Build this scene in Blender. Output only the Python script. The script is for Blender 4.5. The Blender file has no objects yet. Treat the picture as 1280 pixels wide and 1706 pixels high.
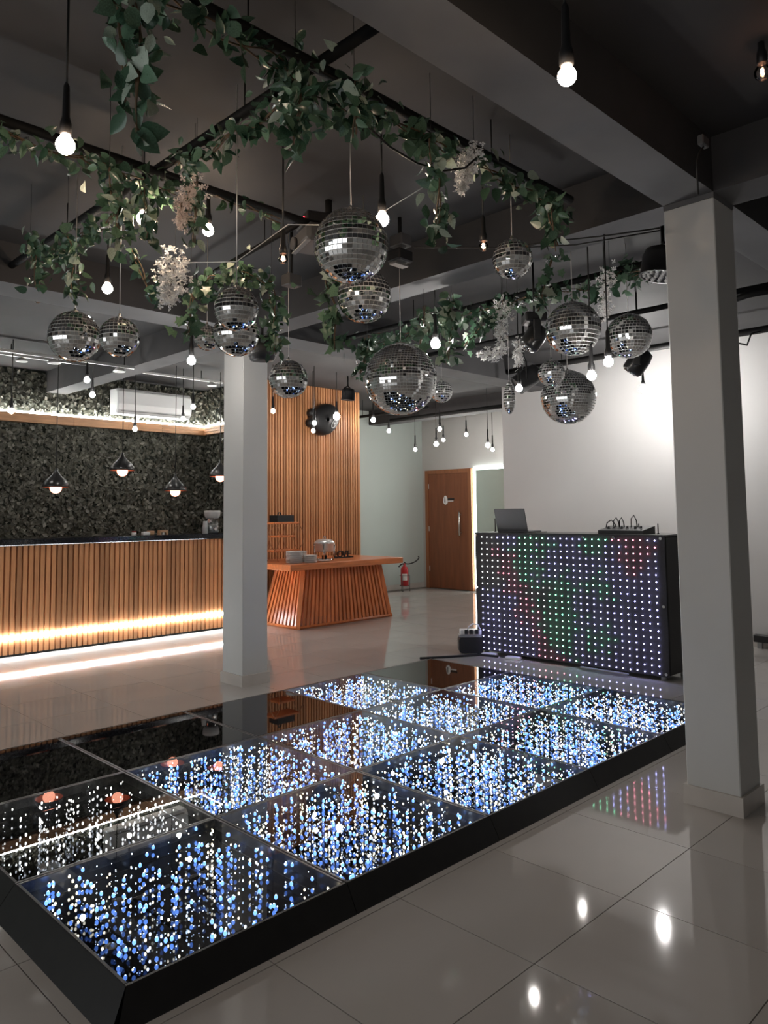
import bpy, math, random
import numpy as np
from mathutils import Vector, Matrix

random.seed(7)
rng = np.random.default_rng(7)
SC = bpy.context.scene
COL = SC.collection

# ------------------------------------------------------------------ camera
CAM = np.array([-1.0136, -1.9736, 1.3322])
YAW, PITCH, ROLL = 0.79926, 0.07700, -0.00935
FPX, PPX, PPY = 1267.477, 608.924, 756.925
_f = np.array([math.cos(YAW) * math.cos(PITCH), math.sin(YAW) * math.cos(PITCH), math.sin(PITCH)])
_r0 = np.array([math.sin(YAW), -math.cos(YAW), 0.0])
_u0 = np.cross(_r0, _f)
_r = math.cos(ROLL) * _r0 + math.sin(ROLL) * _u0
_u = -math.sin(ROLL) * _r0 + math.cos(ROLL) * _u0
cam_data = bpy.data.cameras.new('camera')
cam = bpy.data.objects.new('camera', cam_data)
COL.objects.link(cam)
cam.matrix_world = Matrix(((_r[0], _u[0], -_f[0], CAM[0]), (_r[1], _u[1], -_f[1], CAM[1]),
                           (_r[2], _u[2], -_f[2], CAM[2]), (0, 0, 0, 1)))
cam_data.sensor_fit = 'HORIZONTAL'
cam_data.sensor_width = 36.0
cam_data.lens = 36.0 * FPX / 1280.0
cam_data.shift_x = (640 - PPX) / 1280.0
cam_data.shift_y = (PPY - 853) / 1280.0
cam_data.clip_start = 0.05
SC.camera = cam

# ------------------------------------------------------------------ world, exposure, sampling
world = bpy.data.worlds.new('World')
SC.world = world
world.use_nodes = True
world.node_tree.nodes['Background'].inputs[0].default_value = (0.02, 0.021, 0.024, 1)
world.node_tree.nodes['Background'].inputs[1].default_value = 1.0
SC.view_settings.view_transform = 'Standard'
SC.view_settings.look = 'None'
SC.view_settings.gamma = 1.0
SC.view_settings.use_curve_mapping = False
SC.view_settings.exposure = 0.42
SC.cycles.caustics_reflective = False
SC.cycles.caustics_refractive = False
SC.cycles.sample_clamp_indirect = 4.0
SC.cycles.max_bounces = 8
SC.cycles.glossy_bounces = 5
SC.cycles.transparent_max_bounces = 12

# lamp strengths (radiance of the glowing surfaces)
S_WARM, S_DIM, S_WHITE, S_FAR = 92.0, 7.0, 150.0, 150.0
S_BAR, S_LEDGE, S_MIRROR, S_FILL = 75.0, 42.0, 13.0, 2.0


def ray(px, py):
    return _f + (px - PPX) / FPX * _r - (py - PPY) / FPX * _u


def at(px, py, d):
    return Vector(CAM + d * ray(px, py))


def onp(px, py, axis, val):
    d = ray(px, py)
    return Vector(CAM + d * (val - CAM[axis]) / d[axis])


# ------------------------------------------------------------------ materials
def _new(name):
    m = bpy.data.materials.new(name)
    m.use_nodes = True
    return m, m.node_tree, m.node_tree.nodes['Principled BSDF']


def mat(name, col, rough=0.5, metal=0.0, spec=0.5, var=0.0, scale=8.0, stretch=None, bump=0.0, coat=0.0,
        rvar=0.0, objvar=0.0, trans=0.0):
    m, nt, b = _new(name)
    b.inputs['Base Color'].default_value = (*col, 1)
    b.inputs['Roughness'].default_value = rough
    b.inputs['Metallic'].default_value = metal
    b.inputs['Specular IOR Level'].default_value = spec
    b.inputs['Coat Weight'].default_value = coat
    b.inputs['Transmission Weight'].default_value = trans
    L = nt.links
    if var or bump or rvar or objvar:
        tc = nt.nodes.new('ShaderNodeTexCoord')
        mp = nt.nodes.new('ShaderNodeMapping')
        if stretch:
            mp.inputs['Scale'].default_value = stretch
        n = nt.nodes.new('ShaderNodeTexNoise')
        n.inputs['Scale'].default_value = scale
        n.inputs['Detail'].default_value = 6
        L.new(tc.outputs['Object'], mp.inputs['Vector'])
        L.new(mp.outputs['Vector'], n.inputs['Vector'])
        fac = n.outputs['Fac']
        if objvar:
            oi = nt.nodes.new('ShaderNodeObjectInfo')
            ma = nt.nodes.new('ShaderNodeMath')
            ma.operation = 'MULTIPLY_ADD'
            ma.inputs[1].default_value = objvar
            L.new(oi.outputs['Random'], ma.inputs[0])
            mb_ = nt.nodes.new('ShaderNodeMath')
            mb_.operation = 'SUBTRACT'
            mb_.inputs[1].default_value = objvar * 0.5
            L.new(fac, mb_.inputs[0])
            L.new(mb_.outputs[0], ma.inputs[2])
            fac = ma.outputs[0]
        if var:
            r = nt.nodes.new('ShaderNodeValToRGB')
            r.color_ramp.elements[0].position = 0.3
            r.color_ramp.elements[1].position = 0.7
            r.color_ramp.elements[0].color = (*[c * (1 - var) for c in col], 1)
            r.color_ramp.elements[1].color = (*[min(1, c * (1 + var)) for c in col], 1)
            L.new(fac, r.inputs['Fac'])
            L.new(r.outputs['Color'], b.inputs['Base Color'])
        if rvar:
            mr = nt.nodes.new('ShaderNodeMapRange')
            mr.inputs['To Min'].default_value = max(0, rough - rvar)
            mr.inputs['To Max'].default_value = rough + rvar
            L.new(n.outputs['Fac'], mr.inputs['Value'])
            L.new(mr.outputs['Result'], b.inputs['Roughness'])
        if bump:
            bp = nt.nodes.new('ShaderNodeBump')
            bp.inputs['Strength'].default_value = bump
            bp.inputs['Distance'].default_value = 0.01
            L.new(n.outputs['Fac'], bp.inputs['Height'])
            L.new(bp.outputs['Normal'], b.inputs['Normal'])
    return m


def emit(name, col, strength, sampled=True):
    m, nt, b = _new(name)
    b.inputs['Base Color'].default_value = (*[min(1, c) for c in col], 1)
    b.inputs['Emission Color'].default_value = (*col, 1)
    b.inputs['Emission Strength'].default_value = strength
    if not sampled:
        m.cycles.emission_sampling = 'NONE'
    return m


def glassy(name, tint=(1, 1, 1), add=0.04, ior=1.5, rough=0.0):
    """thin clear glass: straight-through transparency mixed with a Fresnel reflection"""
    m = bpy.data.materials.new(name)
    m.use_nodes = True
    nt = m.node_tree
    nt.nodes.clear()
    o = nt.nodes.new('ShaderNodeOutputMaterial')
    mx = nt.nodes.new('ShaderNodeMixShader')
    t = nt.nodes.new('ShaderNodeBsdfTransparent')
    t.inputs[0].default_value = (*tint, 1)
    g = nt.nodes.new('ShaderNodeBsdfGlossy')
    g.inputs['Roughness'].default_value = rough
    fr = nt.nodes.new('ShaderNodeFresnel')
    fr.inputs['IOR'].default_value = ior
    ad = nt.nodes.new('ShaderNodeMath')
    ad.inputs[1].default_value = add
    ad.use_clamp = True
    L = nt.links
    L.new(fr.outputs[0], ad.inputs[0])
    L.new(ad.outputs[0], mx.inputs[0])
    L.new(t.outputs[0], mx.inputs[1])
    L.new(g.outputs[0], mx.inputs[2])
    L.new(mx.outputs[0], o.inputs[0])
    return m


M = {
    'tile': mat('porcelain_tile', (0.51, 0.485, 0.46), 0.05, spec=0.5, var=0.05, scale=1.6, rvar=0.012, objvar=0.2),
    'grout': mat('grout', (0.20, 0.185, 0.17), 0.8, var=0.1, scale=30),
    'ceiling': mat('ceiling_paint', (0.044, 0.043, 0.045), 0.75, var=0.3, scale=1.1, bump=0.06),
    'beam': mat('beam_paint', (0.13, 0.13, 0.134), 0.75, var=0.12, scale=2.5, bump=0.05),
    'beam_side': mat('shaded_beam_side', (0.045, 0.044, 0.046), 0.75, var=0.2, scale=2.5, bump=0.05),  # shade on the beam flanks put into the colour
    'dim_wall': mat('grey_side_wall_paint', (0.45, 0.44, 0.42), 0.6, var=0.05, scale=1.2),
    'white_wall': mat('white_wall_paint', (0.62, 0.61, 0.60), 0.6, var=0.03, scale=1.2, bump=0.03),
    'green_wall': mat('pale_green_wall_paint', (0.50, 0.56, 0.53), 0.6, var=0.03, scale=1.0, bump=0.03),
    'grey_wall': mat('grey_wall_paint', (0.50, 0.50, 0.485), 0.6, var=0.03, scale=1.0, bump=0.03),
    'column': mat('column_paint', (0.60, 0.60, 0.585), 0.6, var=0.03, scale=2.0, bump=0.04),
    'base': mat('porcelain_skirting', (0.58, 0.54, 0.50), 0.2, var=0.05, scale=6),
    'slat': mat('slat_wood', (0.53, 0.245, 0.105), 0.5, var=0.28, scale=5, stretch=(9, 9, 0.7), objvar=0.5, bump=0.05),
    'slat_back': mat('slat_backing', (0.33, 0.135, 0.055), 0.7, var=0.3, scale=6, stretch=(6, 6, 1)),
    'ledge': mat('ledge_wood', (0.56, 0.30, 0.15), 0.5, var=0.2, scale=4, stretch=(1, 8, 8), objvar=0.2),
    'buffet': mat('varnished_wood', (0.60, 0.185, 0.062), 0.32, var=0.22, scale=4, stretch=(6, 6, 1), objvar=0.3),
    'buffet_top': mat('varnished_wood_top', (0.62, 0.19, 0.066), 0.28, var=0.18, scale=4, stretch=(1, 8, 8)),
    'door': mat('door_wood', (0.20, 0.070, 0.030), 0.4, var=0.16, scale=3, stretch=(8, 8, 0.7)),
    'door_frame': mat('door_frame_wood', (0.27, 0.105, 0.045), 0.4, var=0.16, scale=3, stretch=(8, 8, 0.7)),
    'black': mat('black_plastic', (0.012, 0.012, 0.013), 0.45),
    'black_metal': mat('black_metal', (0.006, 0.006, 0.006), 0.7, spec=0.25),
    'satin_black': mat('satin_black', (0.018, 0.018, 0.018), 0.28),
    'granite': mat('black_granite', (0.012, 0.013, 0.016), 0.12, var=0.6, scale=120),
    'rubber': mat('black_rubber', (0.02, 0.02, 0.02), 0.6),
    'cord': mat('black_cord', (0.01, 0.01, 0.01), 0.6),
    'wire': mat('steel_wire', (0.62, 0.60, 0.58), 0.35, metal=0.6),
    'string': mat('white_string', (0.88, 0.88, 0.88), 0.6),
    'steel': mat('polished_steel', (0.72, 0.72, 0.71), 0.12, metal=1.0),
    'brushed': mat('brushed_steel', (0.80, 0.79, 0.77), 0.33, metal=1.0),
    'pan_steel': mat('satin_pan_steel', (0.62, 0.62, 0.61), 0.28, metal=0.55),
    'mirror_tile': mat('mirror_facet', (0.90, 0.90, 0.89), 0.015, metal=1.0),
    'ball_core': mat('ball_core', (0.86, 0.86, 0.85), 0.45),
    'floor_mirror': mat('floor_mirror', (0.30, 0.32, 0.36), 0.02, metal=1.0),
    'floor_black': mat('black_glass', (0.003, 0.003, 0.004), 0.02, spec=0.5),
    'ramp': mat('black_ramp', (0.011, 0.0105, 0.0105), 0.42, var=0.25, scale=14, bump=0.02),
    'seam': mat('panel_seam_metal', (0.10, 0.10, 0.105), 0.3, metal=0.7, var=0.3, scale=18),
    'panel_glass': glassy('panel_glass', (0.93, 0.95, 0.98), 0.03, 1.5),
    'bulb_glass': glassy('bulb_glass', (1.0, 0.93, 0.88), 0.05, 1.4),
    'clear_plastic': glassy('clear_plastic', (0.93, 0.95, 0.95), 0.16, 1.5, 0.06),
    'frost': mat('frosted_plastic', (0.75, 0.77, 0.77), 0.35, trans=0.5),
    'china': mat('white_china', (0.74, 0.74, 0.72), 0.25),
    'white_plastic': mat('white_plastic', (0.74, 0.745, 0.74), 0.3),
    'grey_plastic': mat('grey_plastic', (0.30, 0.30, 0.30), 0.45),
    'dark_grey': mat('dark_grey_plastic', (0.075, 0.075, 0.078), 0.4),
    'red': mat('red_enamel', (0.42, 0.018, 0.022), 0.3),
    'paper': mat('paper_label', (0.7, 0.69, 0.66), 0.7),
    'print_white': mat('white_print', (0.8, 0.8, 0.8), 0.6),
    'cloth': mat('black_curtain_cloth', (0.030, 0.028, 0.031), 0.85, var=0.15, scale=60, bump=0.1),
    'booth_side': mat('booth_side_black', (0.014, 0.0135, 0.014), 0.6),
    'laptop': mat('laptop_shell', (0.10, 0.10, 0.105), 0.4, metal=0.5),
    'mirror': mat('wall_mirror', (0.80, 0.86, 0.83), 0.02, metal=1.0),
    'hedge_back': mat('hedge_backing', (0.016, 0.020, 0.014), 0.9, var=0.4, scale=20),
    'hedge_leaf': mat('hedge_leaf', (0.078, 0.078, 0.060), 0.5, var=0.5, scale=9, spec=0.4),
    'hedge_pale': mat('hedge_leaf_pale', (0.155, 0.152, 0.125), 0.45, var=0.4, scale=9, spec=0.5),
    'leaf_a': mat('leaf_green', (0.105, 0.185, 0.120), 0.24, var=0.35, scale=14, objvar=0.6),
    'leaf_b': mat('leaf_deep_green', (0.058, 0.118, 0.074), 0.24, var=0.35, scale=14, objvar=0.6),
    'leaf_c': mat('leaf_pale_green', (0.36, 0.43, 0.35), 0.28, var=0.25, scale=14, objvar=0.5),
    'stem': mat('vine_stem', (0.13, 0.085, 0.05), 0.7, var=0.3, scale=20),
    'flower': mat('white_blossom', (0.88, 0.87, 0.86), 0.6),
    'flower_pink': mat('cream_blossom', (0.88, 0.76, 0.70), 0.6),
    'tan': mat('tan_wood', (0.45, 0.27, 0.15), 0.5),
    'e_warm': emit('warm_bulb_glow', (1.0, 0.73, 0.51), S_WARM),
    'e_dim': emit('warm_filament_glow', (1.0, 0.50, 0.30), S_DIM * 5),
    'e_white': emit('white_bulb_glow', (1.0, 0.95, 0.90), S_WHITE),
    'e_glare': emit('glaring_bulb_glow', (1.0, 0.97, 0.94), S_WHITE * 6.0),
    'e_far': emit('far_bulb_glow', (1.0, 0.95, 0.90), S_FAR),
    'e_lamp': emit('pendant_bulb_glow', (1.0, 0.40, 0.26), 3.6),
    'e_bar': emit('bar_led_strip', (0.86, 0.95, 1.0), S_BAR),
    'e_ledge': emit('ledge_led_strip', (0.96, 1.0, 0.98), S_LEDGE),
    'e_mirror': emit('mirror_led_strip', (0.88, 1.0, 0.95), S_MIRROR),
    'e_fill_panel': emit('fill_panel_glow', (1.0, 0.96, 0.92), S_FILL),  # glow of the added panel lamps
    'e_fill_window': emit('fill_window_glow', (0.95, 0.98, 1.0), 1.25),  # glow of the added window, serves as fill light
    'e_red': emit('red_indicator', (1.0, 0.03, 0.05), 5.0),
    'led_blue': emit('floor_led_blue', (0.16, 0.36, 1.0), 2.0, False),
    'led_white': emit('floor_led_core', (0.72, 0.86, 1.0), 9.0, False),
    'led_gold': emit('floor_led_warm', (1.0, 0.86, 0.58), 5.0, False),
    'led_grey': emit('floor_led_plain', (1.0, 0.98, 0.90), 3.2, False),
}
CUR = {  # light colours of the video curtain
    'v': emit('curtain_led_violet', (0.45, 0.45, 1.0), 17.0),
    'g': emit('curtain_led_green', (0.22, 0.90, 0.50), 15.0),
    'r': emit('curtain_led_red', (1.0, 0.30, 0.42), 14.0),
    'n': emit('curtain_led_neutral', (0.78, 0.82, 0.80), 8.0),
}


# ------------------------------------------------------------------ mesh helpers
class MB:
    def __init__(s):
        s.v, s.f, s.m, s.sm = [], [], [], []

    def add(s, vs, fs, mi=0, smooth=False):
        o = len(s.v)
        s.v += [tuple(map(float, q)) for q in vs]
        s.f += [tuple(i + o for i in q) for q in fs]
        s.m += [mi] * len(fs)
        s.sm += [smooth] * len(fs)
        return s

    def box(s, a, b, mi=0, bev=0.0):
        x0, y0, z0 = [min(p, q) for p, q in zip(a, b)]
        x1, y1, z1 = [max(p, q) for p, q in zip(a, b)]
        if bev <= 0:
            v = [(x0, y0, z0), (x1, y0, z0), (x1, y1, z0), (x0, y1, z0), (x0, y0, z1), (x1, y0, z1), (x1, y1, z1), (x0, y1, z1)]
            return s.add(v, [(0, 3, 2, 1), (4, 5, 6, 7), (0, 1, 5, 4), (1, 2, 6, 5), (2, 3, 7, 6), (3, 0, 4, 7)], mi)
        e = bev
        v = []
        for z, k in ((z0, e), (z0 + e, 0), (z1 - e, 0), (z1, e)):
            v += [(x0 + max(k, 0) + (e if k == 0 else 0), y0 + k, z), (x1 - k - (e if k == 0 else 0), y0 + k, z),
                  (x1 - k, y0 + k + (e if k == 0 else 0), z), (x1 - k, y1 - k - (e if k == 0 else 0), z),
                  (x1 - k - (e if k == 0 else 0), y1 - k, z), (x0 + k + (e if k == 0 else 0), y1 - k, z),
                  (x0 + k, y1 - k - (e if k == 0 else 0), z), (x0 + k, y0 + k + (e if k == 0 else 0), z)]
        f = []
        for r in range(3):
            for i in range(8):
                j = (i + 1) % 8
                f.append((r * 8 + i, r * 8 + j, r * 8 + 8 + j, r * 8 + 8 + i))
        f.append(tuple(range(7, -1, -1)))
        f.append(tuple(range(24, 32)))
        return s.add(v, f, mi)

    def lathe(s, prof, n=20, c=(0, 0, 0), mi=0, smooth=True, axis='z', cap=True):
        v, f = [], []
        for rr, z in prof:
            for i in range(n):
                a = 2 * math.pi * i / n
                p = (rr * math.cos(a), rr * math.sin(a), z)
                if axis == 'x':
                    p = (p[2], p[0], p[1])
                elif axis == 'y':
                    p = (p[1], p[2], p[0])
                v.append((p[0] + c[0], p[1] + c[1], p[2] + c[2]))
        for k in range(len(prof) - 1):
            for i in range(n):
                j = (i + 1) % n
                f.append((k * n + i, k * n + j, (k + 1) * n + j, (k + 1) * n + i))
        s.add(v, f, mi, smooth)
        if cap:
            o = len(s.v) - len(v)
            for k, rev in ((0, True), (len(prof) - 1, False)):
                if prof[k][0] > 1e-5:
                    idx = [o + k * n + i for i in range(n)]
                    s.f.append(tuple(reversed(idx)) if rev else tuple(idx))
                    s.m.append(mi)
                    s.sm.append(False)
        return s

    def ball(s, c, r, nu=12, nv=8, mi=0, sc=(1, 1, 1)):
        v = [(c[0], c[1], c[2] - r * sc[2])]
        f = []
        for k in range(1, nv):
            t = math.pi * k / nv - math.pi / 2
            for i in range(nu):
                a = 2 * math.pi * i / nu
                v.append((c[0] + r * sc[0] * math.cos(t) * math.cos(a), c[1] + r * sc[1] * math.cos(t) * math.sin(a), c[2] + r * sc[2] * math.sin(t)))
        v.append((c[0], c[1], c[2] + r * sc[2]))
        for i in range(nu):
            j = (i + 1) % nu
            f.append((0, 1 + j, 1 + i))
            for k in range(nv - 2):
                a, b = 1 + k * nu, 1 + (k + 1) * nu
                f.append((a + i, a + j, b + j, b + i))
            a = 1 + (nv - 2) * nu
            f.append((a + i, a + j, len(v) - 1))
        return s.add(v, f, mi, True)

    def tube(s, pts, r, n=8, mi=0, smooth=True, closed=False):
        P = [Vector(q) for q in pts]
        rs = r if isinstance(r, (list, tuple)) else [r] * len(P)
        v, f = [], []
        up = None
        for i, q in enumerate(P):
            if closed:
                t = P[(i + 1) % len(P)] - P[i - 1]
            else:
                t = P[min(i + 1, len(P) - 1)] - P[max(i - 1, 0)]
            t.normalize()
            if up is None:
                up = Vector((0, 0, 1)) if abs(t.z) < 0.9 else Vector((1, 0, 0))
            a = t.cross(up)
            if a.length < 1e-4:
                a = t.orthogonal()
            a.normalize()
            b = a.cross(t)
            b.normalize()
            up = b
            for k in range(n):
                w = 2 * math.pi * k / n
                v.append(q + rs[i] * (math.cos(w) * a + math.sin(w) * b))
        m = len(P)
        for i in range(m if closed else m - 1):
            for k in range(n):
                l = (k + 1) % n
                i2 = (i + 1) % m
                f.append((i * n + k, i * n + l, i2 * n + l, i2 * n + k))
        if not closed:
            f.append(tuple(range(n - 1, -1, -1)))
            f.append(tuple((m - 1) * n + k for k in range(n)))
        return s.add(v, f, mi, smooth)

    def prism(s, pts, lo, hi, axis='z', mi=0):
        n = len(pts)

        def mk(p, h):
            return {'z': (p[0], p[1], h), 'y': (p[0], h, p[1]), 'x': (h, p[0], p[1])}[axis]
        v = [mk(p, lo) for p in pts] + [mk(p, hi) for p in pts]
        f = [tuple(range(n - 1, -1, -1)), tuple(range(n, 2 * n))]
        f += [(i, (i + 1) % n, n + (i + 1) % n, n + i) for i in range(n)]
        return s.add(v, f, mi)

    def data(s, name, mats):
        me = bpy.data.meshes.new(name)
        me.from_pydata(s.v, [], s.f)
        for m in (mats if isinstance(mats, (list, tuple)) else [mats]):
            me.materials.append(M[m] if isinstance(m, str) else m)
        me.polygons.foreach_set('material_index', s.m)
        me.polygons.foreach_set('use_smooth', s.sm)
        me.update()
        return me

    def build(s, name, mats, parent=None, loc=None):
        return link(name, s.data(name, mats), parent, loc)


def link(name, data, parent=None, loc=None):
    o = bpy.data.objects.new(name, data)
    COL.objects.link(o)
    if parent is not None:
        o.parent = parent
    if loc is not None:
        o.location = loc
    return o


def tag(o, label, cat, group=None, kind=None):
    o['label'] = label
    o['category'] = cat
    if group:
        o['group'] = group
    if kind:
        o['kind'] = kind
    return o


def thing(name, label, cat, loc=(0, 0, 0), group=None, rz=0.0):
    o = bpy.data.objects.new(name, None)
    o.empty_display_size = 0.1
    COL.objects.link(o)
    o.location = loc
    o.rotation_euler = (0, 0, rz)
    return tag(o, label, cat, group)


def struct(name, label, cat, mb, m):
    o = mb.build(name, m)
    tag(o, label, cat)
    o['kind'] = 'structure'
    return o


# ------------------------------------------------------------------ setting
ZS, ZB = 3.06, 2.80            # slab and beam undersides
XB, YB = 9.35, 7.2             # back wall, left wall
X0, Y0 = -5.2, -5.6            # room limits behind / right of the camera
XW, YW = 6.94, 3.70            # white wall face and its left end

# floor: grout bed with single porcelain tiles
fl = struct('floor', 'glossy beige porcelain tiled floor of the hall', 'floor', MB().box((X0, Y0, -0.12), (XB + .1, YB + .1, -0.004)), 'grout')
P = 0.5435
ox, oy = 0.977, -0.079
tile_me = MB().box((-P / 2 + .0017, -P / 2 + .0017, -0.012), (P / 2 - .0017, P / 2 - .0017, 0.0)).data('floor_tile', 'tile')
rest = MB()
cells = []
for i in range(-13, 17):
    for j in range(-12, 15):
        cx, cy = ox + (i + .5) * P, oy + (j + .5) * P
        if not (X0 + P / 2 < cx < XB - .1 and Y0 + P / 2 < cy < YB - .1):
            continue
        d = Vector((cx, cy, 0)) - Vector(CAM)
        z = d.dot(Vector(_f))
        vis = False
        if z > 0.8:
            sx, sy = PPX + FPX * d.dot(Vector(_r)) / z, PPY - FPX * d.dot(Vector(_u)) / z
            vis = -150 < sx < 1430 and sy < 1950
        hid = (0.1 < cx < 3.7 and 0.3 < cy < 2.1) or (cx > XW + .3 and cy < YW - .3) or cy > 6.0 and cx < 6.3
        if vis and not hid:
            cells.append((z, cx, cy))
        else:
            rest.box((cx - P / 2 + .0017, cy - P / 2 + .0017, -0.012), (cx + P / 2 - .0017, cy + P / 2 - .0017, 0))
cells.sort()
for k, (z, cx, cy) in enumerate(cells):
    if k < 300:
        link('floor_tile', tile_me, fl, (cx, cy, 0))
    else:
        rest.box((cx - P / 2 + .0017, cy - P / 2 + .0017, -0.012), (cx + P / 2 - .0017, cy + P / 2 - .0017, 0))
ro = rest.build('floor_tiles', 'tile', fl)
ro['kind'] = 'stuff'

ce = struct('ceiling', 'dark charcoal painted ceiling slab', 'ceiling', MB().box((X0, Y0, ZS), (XB + .1, YB + .1, ZS + .15)), 'ceiling')
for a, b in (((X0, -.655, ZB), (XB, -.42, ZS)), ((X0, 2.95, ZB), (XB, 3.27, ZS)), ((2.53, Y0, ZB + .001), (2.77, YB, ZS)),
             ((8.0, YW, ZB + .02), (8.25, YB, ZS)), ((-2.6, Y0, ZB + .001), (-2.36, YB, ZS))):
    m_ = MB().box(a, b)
    m_.m[0] = 1          # soffit keeps the beam colour, sides are darkened to imitate shade
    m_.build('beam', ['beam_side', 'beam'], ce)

struct('wall_left', 'pale green left wall beside the wooden door', 'wall', MB().box((X0, YB, 0), (XB + .1, YB + .1, ZS)), 'green_wall')
struct('wall_back', 'grey back wall around the wooden door', 'wall', MB().box((XB, YW, 0), (XB + .1, YB, ZS)), 'grey_wall')
struct('wall_white', 'large white wall behind the booth', 'wall', MB().box((XW, Y0, 0), (XB + .1, YW, ZS)), 'white_wall')
struct('wall_right', 'plain grey wall to the right of the hall', 'wall', MB().box((X0, Y0 - .1, 0), (XW, Y0, ZS)), 'dim_wall')
struct('wall_front', 'plain white wall behind the viewer', 'wall', MB().box((X0 - .1, Y0, 0), (X0, YB, ZS)), 'white_wall')
wn = struct('fill_window_1', 'wide glowing window added in the wall behind the viewer as fill light', 'window', MB().box((X0, -3.6, .5), (X0 + .02, 5.0, .56)).box((X0, -3.6, 2.44), (X0 + .05, 5.0, 2.5)), 'satin_black')  # unseen, added to light the foreground and show in the mirror balls
for k in range(6):
    ya = -3.6 + k * 8.6 / 6
    MB().box((X0 + .002, ya + .03, .56), (X0 + .012, ya + 8.6 / 6 - .03, 2.44)).build('pane', 'e_fill_window', wn)
    MB().box((X0, ya - .03, .5), (X0 + .05, ya + .03, 2.5)).build('mullion', 'satin_black', wn)
struct('baseboard_left', 'low porcelain skirting along the pale green wall', 'baseboard', MB().box((6.6, YB - .012, 0), (XB, YB, .09)), 'base')
struct('baseboard_right', 'low porcelain skirting along the white wall', 'baseboard', MB().box((XW - .012, Y0, 0), (XW, YW, .09)), 'base')


def column(label, x0, x1, y0, y1, ztop):
    c = thing('column', label, 'column', ((x0 + x1) / 2, (y0 + y1) / 2, 0), 'white square columns')
    hx, hy = (x1 - x0) / 2, (y1 - y0) / 2
    MB().box((-hx, -hy, 0), (hx, hy, ztop), bev=.004).build('shaft', 'column', c)
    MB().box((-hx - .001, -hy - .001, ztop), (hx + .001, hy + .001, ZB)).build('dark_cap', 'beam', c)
    e = .013
    for a, b in (((-hx - e, -hy - e, 0), (hx + e, -hy, .085)), ((-hx - e, hy, 0), (hx + e, hy + e, .085)),
                 ((-hx - e, -hy, 0), (-hx, hy, .085)), ((hx, -hy, 0), (hx + e, hy, .085))):
        MB().box(a, b).build('skirting', 'base', c)
    return c


column('white square column in the foreground at the right edge', 2.53, 2.765, -.655, -.42, 2.775)
column('white square column between the bar and the buffet table', 2.475, 2.715, 3.0, 3.275, 2.79)

# ------------------------------------------------------------------ slat wall box beside the bar
sw = struct('wall_slat', 'tall partition clad in vertical orange wood slats', 'wall', MB().box((4.80, 5.88, 0), (6.47, YB, ZS)), 'slat_back')
n = 37
pw = (6.49 - 4.79) / n
slat_me = MB().box((-pw * .30, -.022, 0), (pw * .30, 0, ZS - .005)).data('slat', 'slat')
for i in range(n):
    link('slat', slat_me, sw, (4.79 + (i + .5) * pw, 5.88, 0))
MB().box((6.47, 5.86, 0), (6.495, YB, ZS - .004)).build('edge_board', 'slat', sw)

# ------------------------------------------------------------------ bar counter
BY = 5.65
bar = thing('bar_counter', 'long bar counter clad in vertical wood slats with black stone top', 'bar counter', (2.4, BY, 0))
bx0, bx1 = 0.55, 4.33
MB().box((bx0 - 2.4, .03, 0.0), (bx1 - 2.4, .45, 1.05)).build('body', 'slat_back', bar)
pitch = 0.0555
bs = MB().box((-.0195, .012, 0.02), (.0195, .03, 1.05)).data('slat', 'slat')
k = bx0 + pitch / 2
while k < bx1:
    link('slat', bs, bar, (k - 2.4, 0, 0))
    k += pitch
MB().box((bx0 - 2.42, -.02, 1.05), (bx1 - 2.38, .50, 1.112), bev=.006).build('counter_top', 'granite', bar)
MB().box((bx0 - 2.4, .000, .160), (bx1 - 2.4, .011, .190)).build('led_strip', 'e_bar', bar)
MB().box((bx0 - 2.4, .012, 0), (bx1 - 2.4, .028, .02)).build('kick_rail', 'black_metal', bar)


# ------------------------------------------------------------------ hedge walls over the bar
def leaf_cloud(mb, n, gen, size, mi_pale=.2):
    for _ in range(n):
        c, nrm = gen()
        L = size * rng.uniform(.6, 1.35)
        W = L * rng.uniform(.22, .4)
        t = Vector(rng.normal(size=3))
        t = (t - t.dot(nrm) * nrm * .75).normalized()
        t = (t + nrm * rng.uniform(-.1, .6)).normalized()
        s_ = t.cross(nrm).normalized()
        up = s_.cross(t)
        b = c
        mid = c + t * L * .45 + up * L * .06
        tip = c + t * L + up * L * rng.uniform(-.12, .1)
        mb.add([b, mid + s_ * W, tip, mid - s_ * W], [(0, 1, 2), (0, 2, 3)], 1 if rng.random() < mi_pale else 0)


hx0, hx1 = 0.9, 4.80
hw = thing('hedge_wall', 'dark green artificial hedge wall behind the bar', 'hedge', (2.8, YB, 0))
MB().box((hx0 - 2.8, -.05, 0.7), (hx1 - 2.8, -.001, ZS - .002)).build('backing', 'hedge_back', hw)
hm = MB()
leaf_cloud(hm, 17000, lambda: (Vector((rng.uniform(hx0, hx1) - 2.8, -.05 - abs(rng.normal(0, .016)), rng.uniform(.95, ZS - .03))), Vector((0, -1, 0))), .06)
hs = hm.build('hedge_leaves', ['hedge_leaf', 'hedge_pale'], hw)
hs['kind'] = 'stuff'
hr = thing('hedge_panel', 'narrow hedge panel in the corner beside the white column', 'hedge', (4.80, 6.5, 0))
MB().box((-.05, -.62, 0.7), (-.001, .64, ZS - .002)).build('backing', 'hedge_back', hr)
hm = MB()
leaf_cloud(hm, 4200, lambda: (Vector((-.05 - abs(rng.normal(0, .016)), rng.uniform(-.62, .6), rng.uniform(.95, ZS - .03))), Vector((-1, 0, 0))), .06)
hs = hm.build('hedge_leaves', ['hedge_leaf', 'hedge_pale'], hr)
hs['kind'] = 'stuff'

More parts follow.
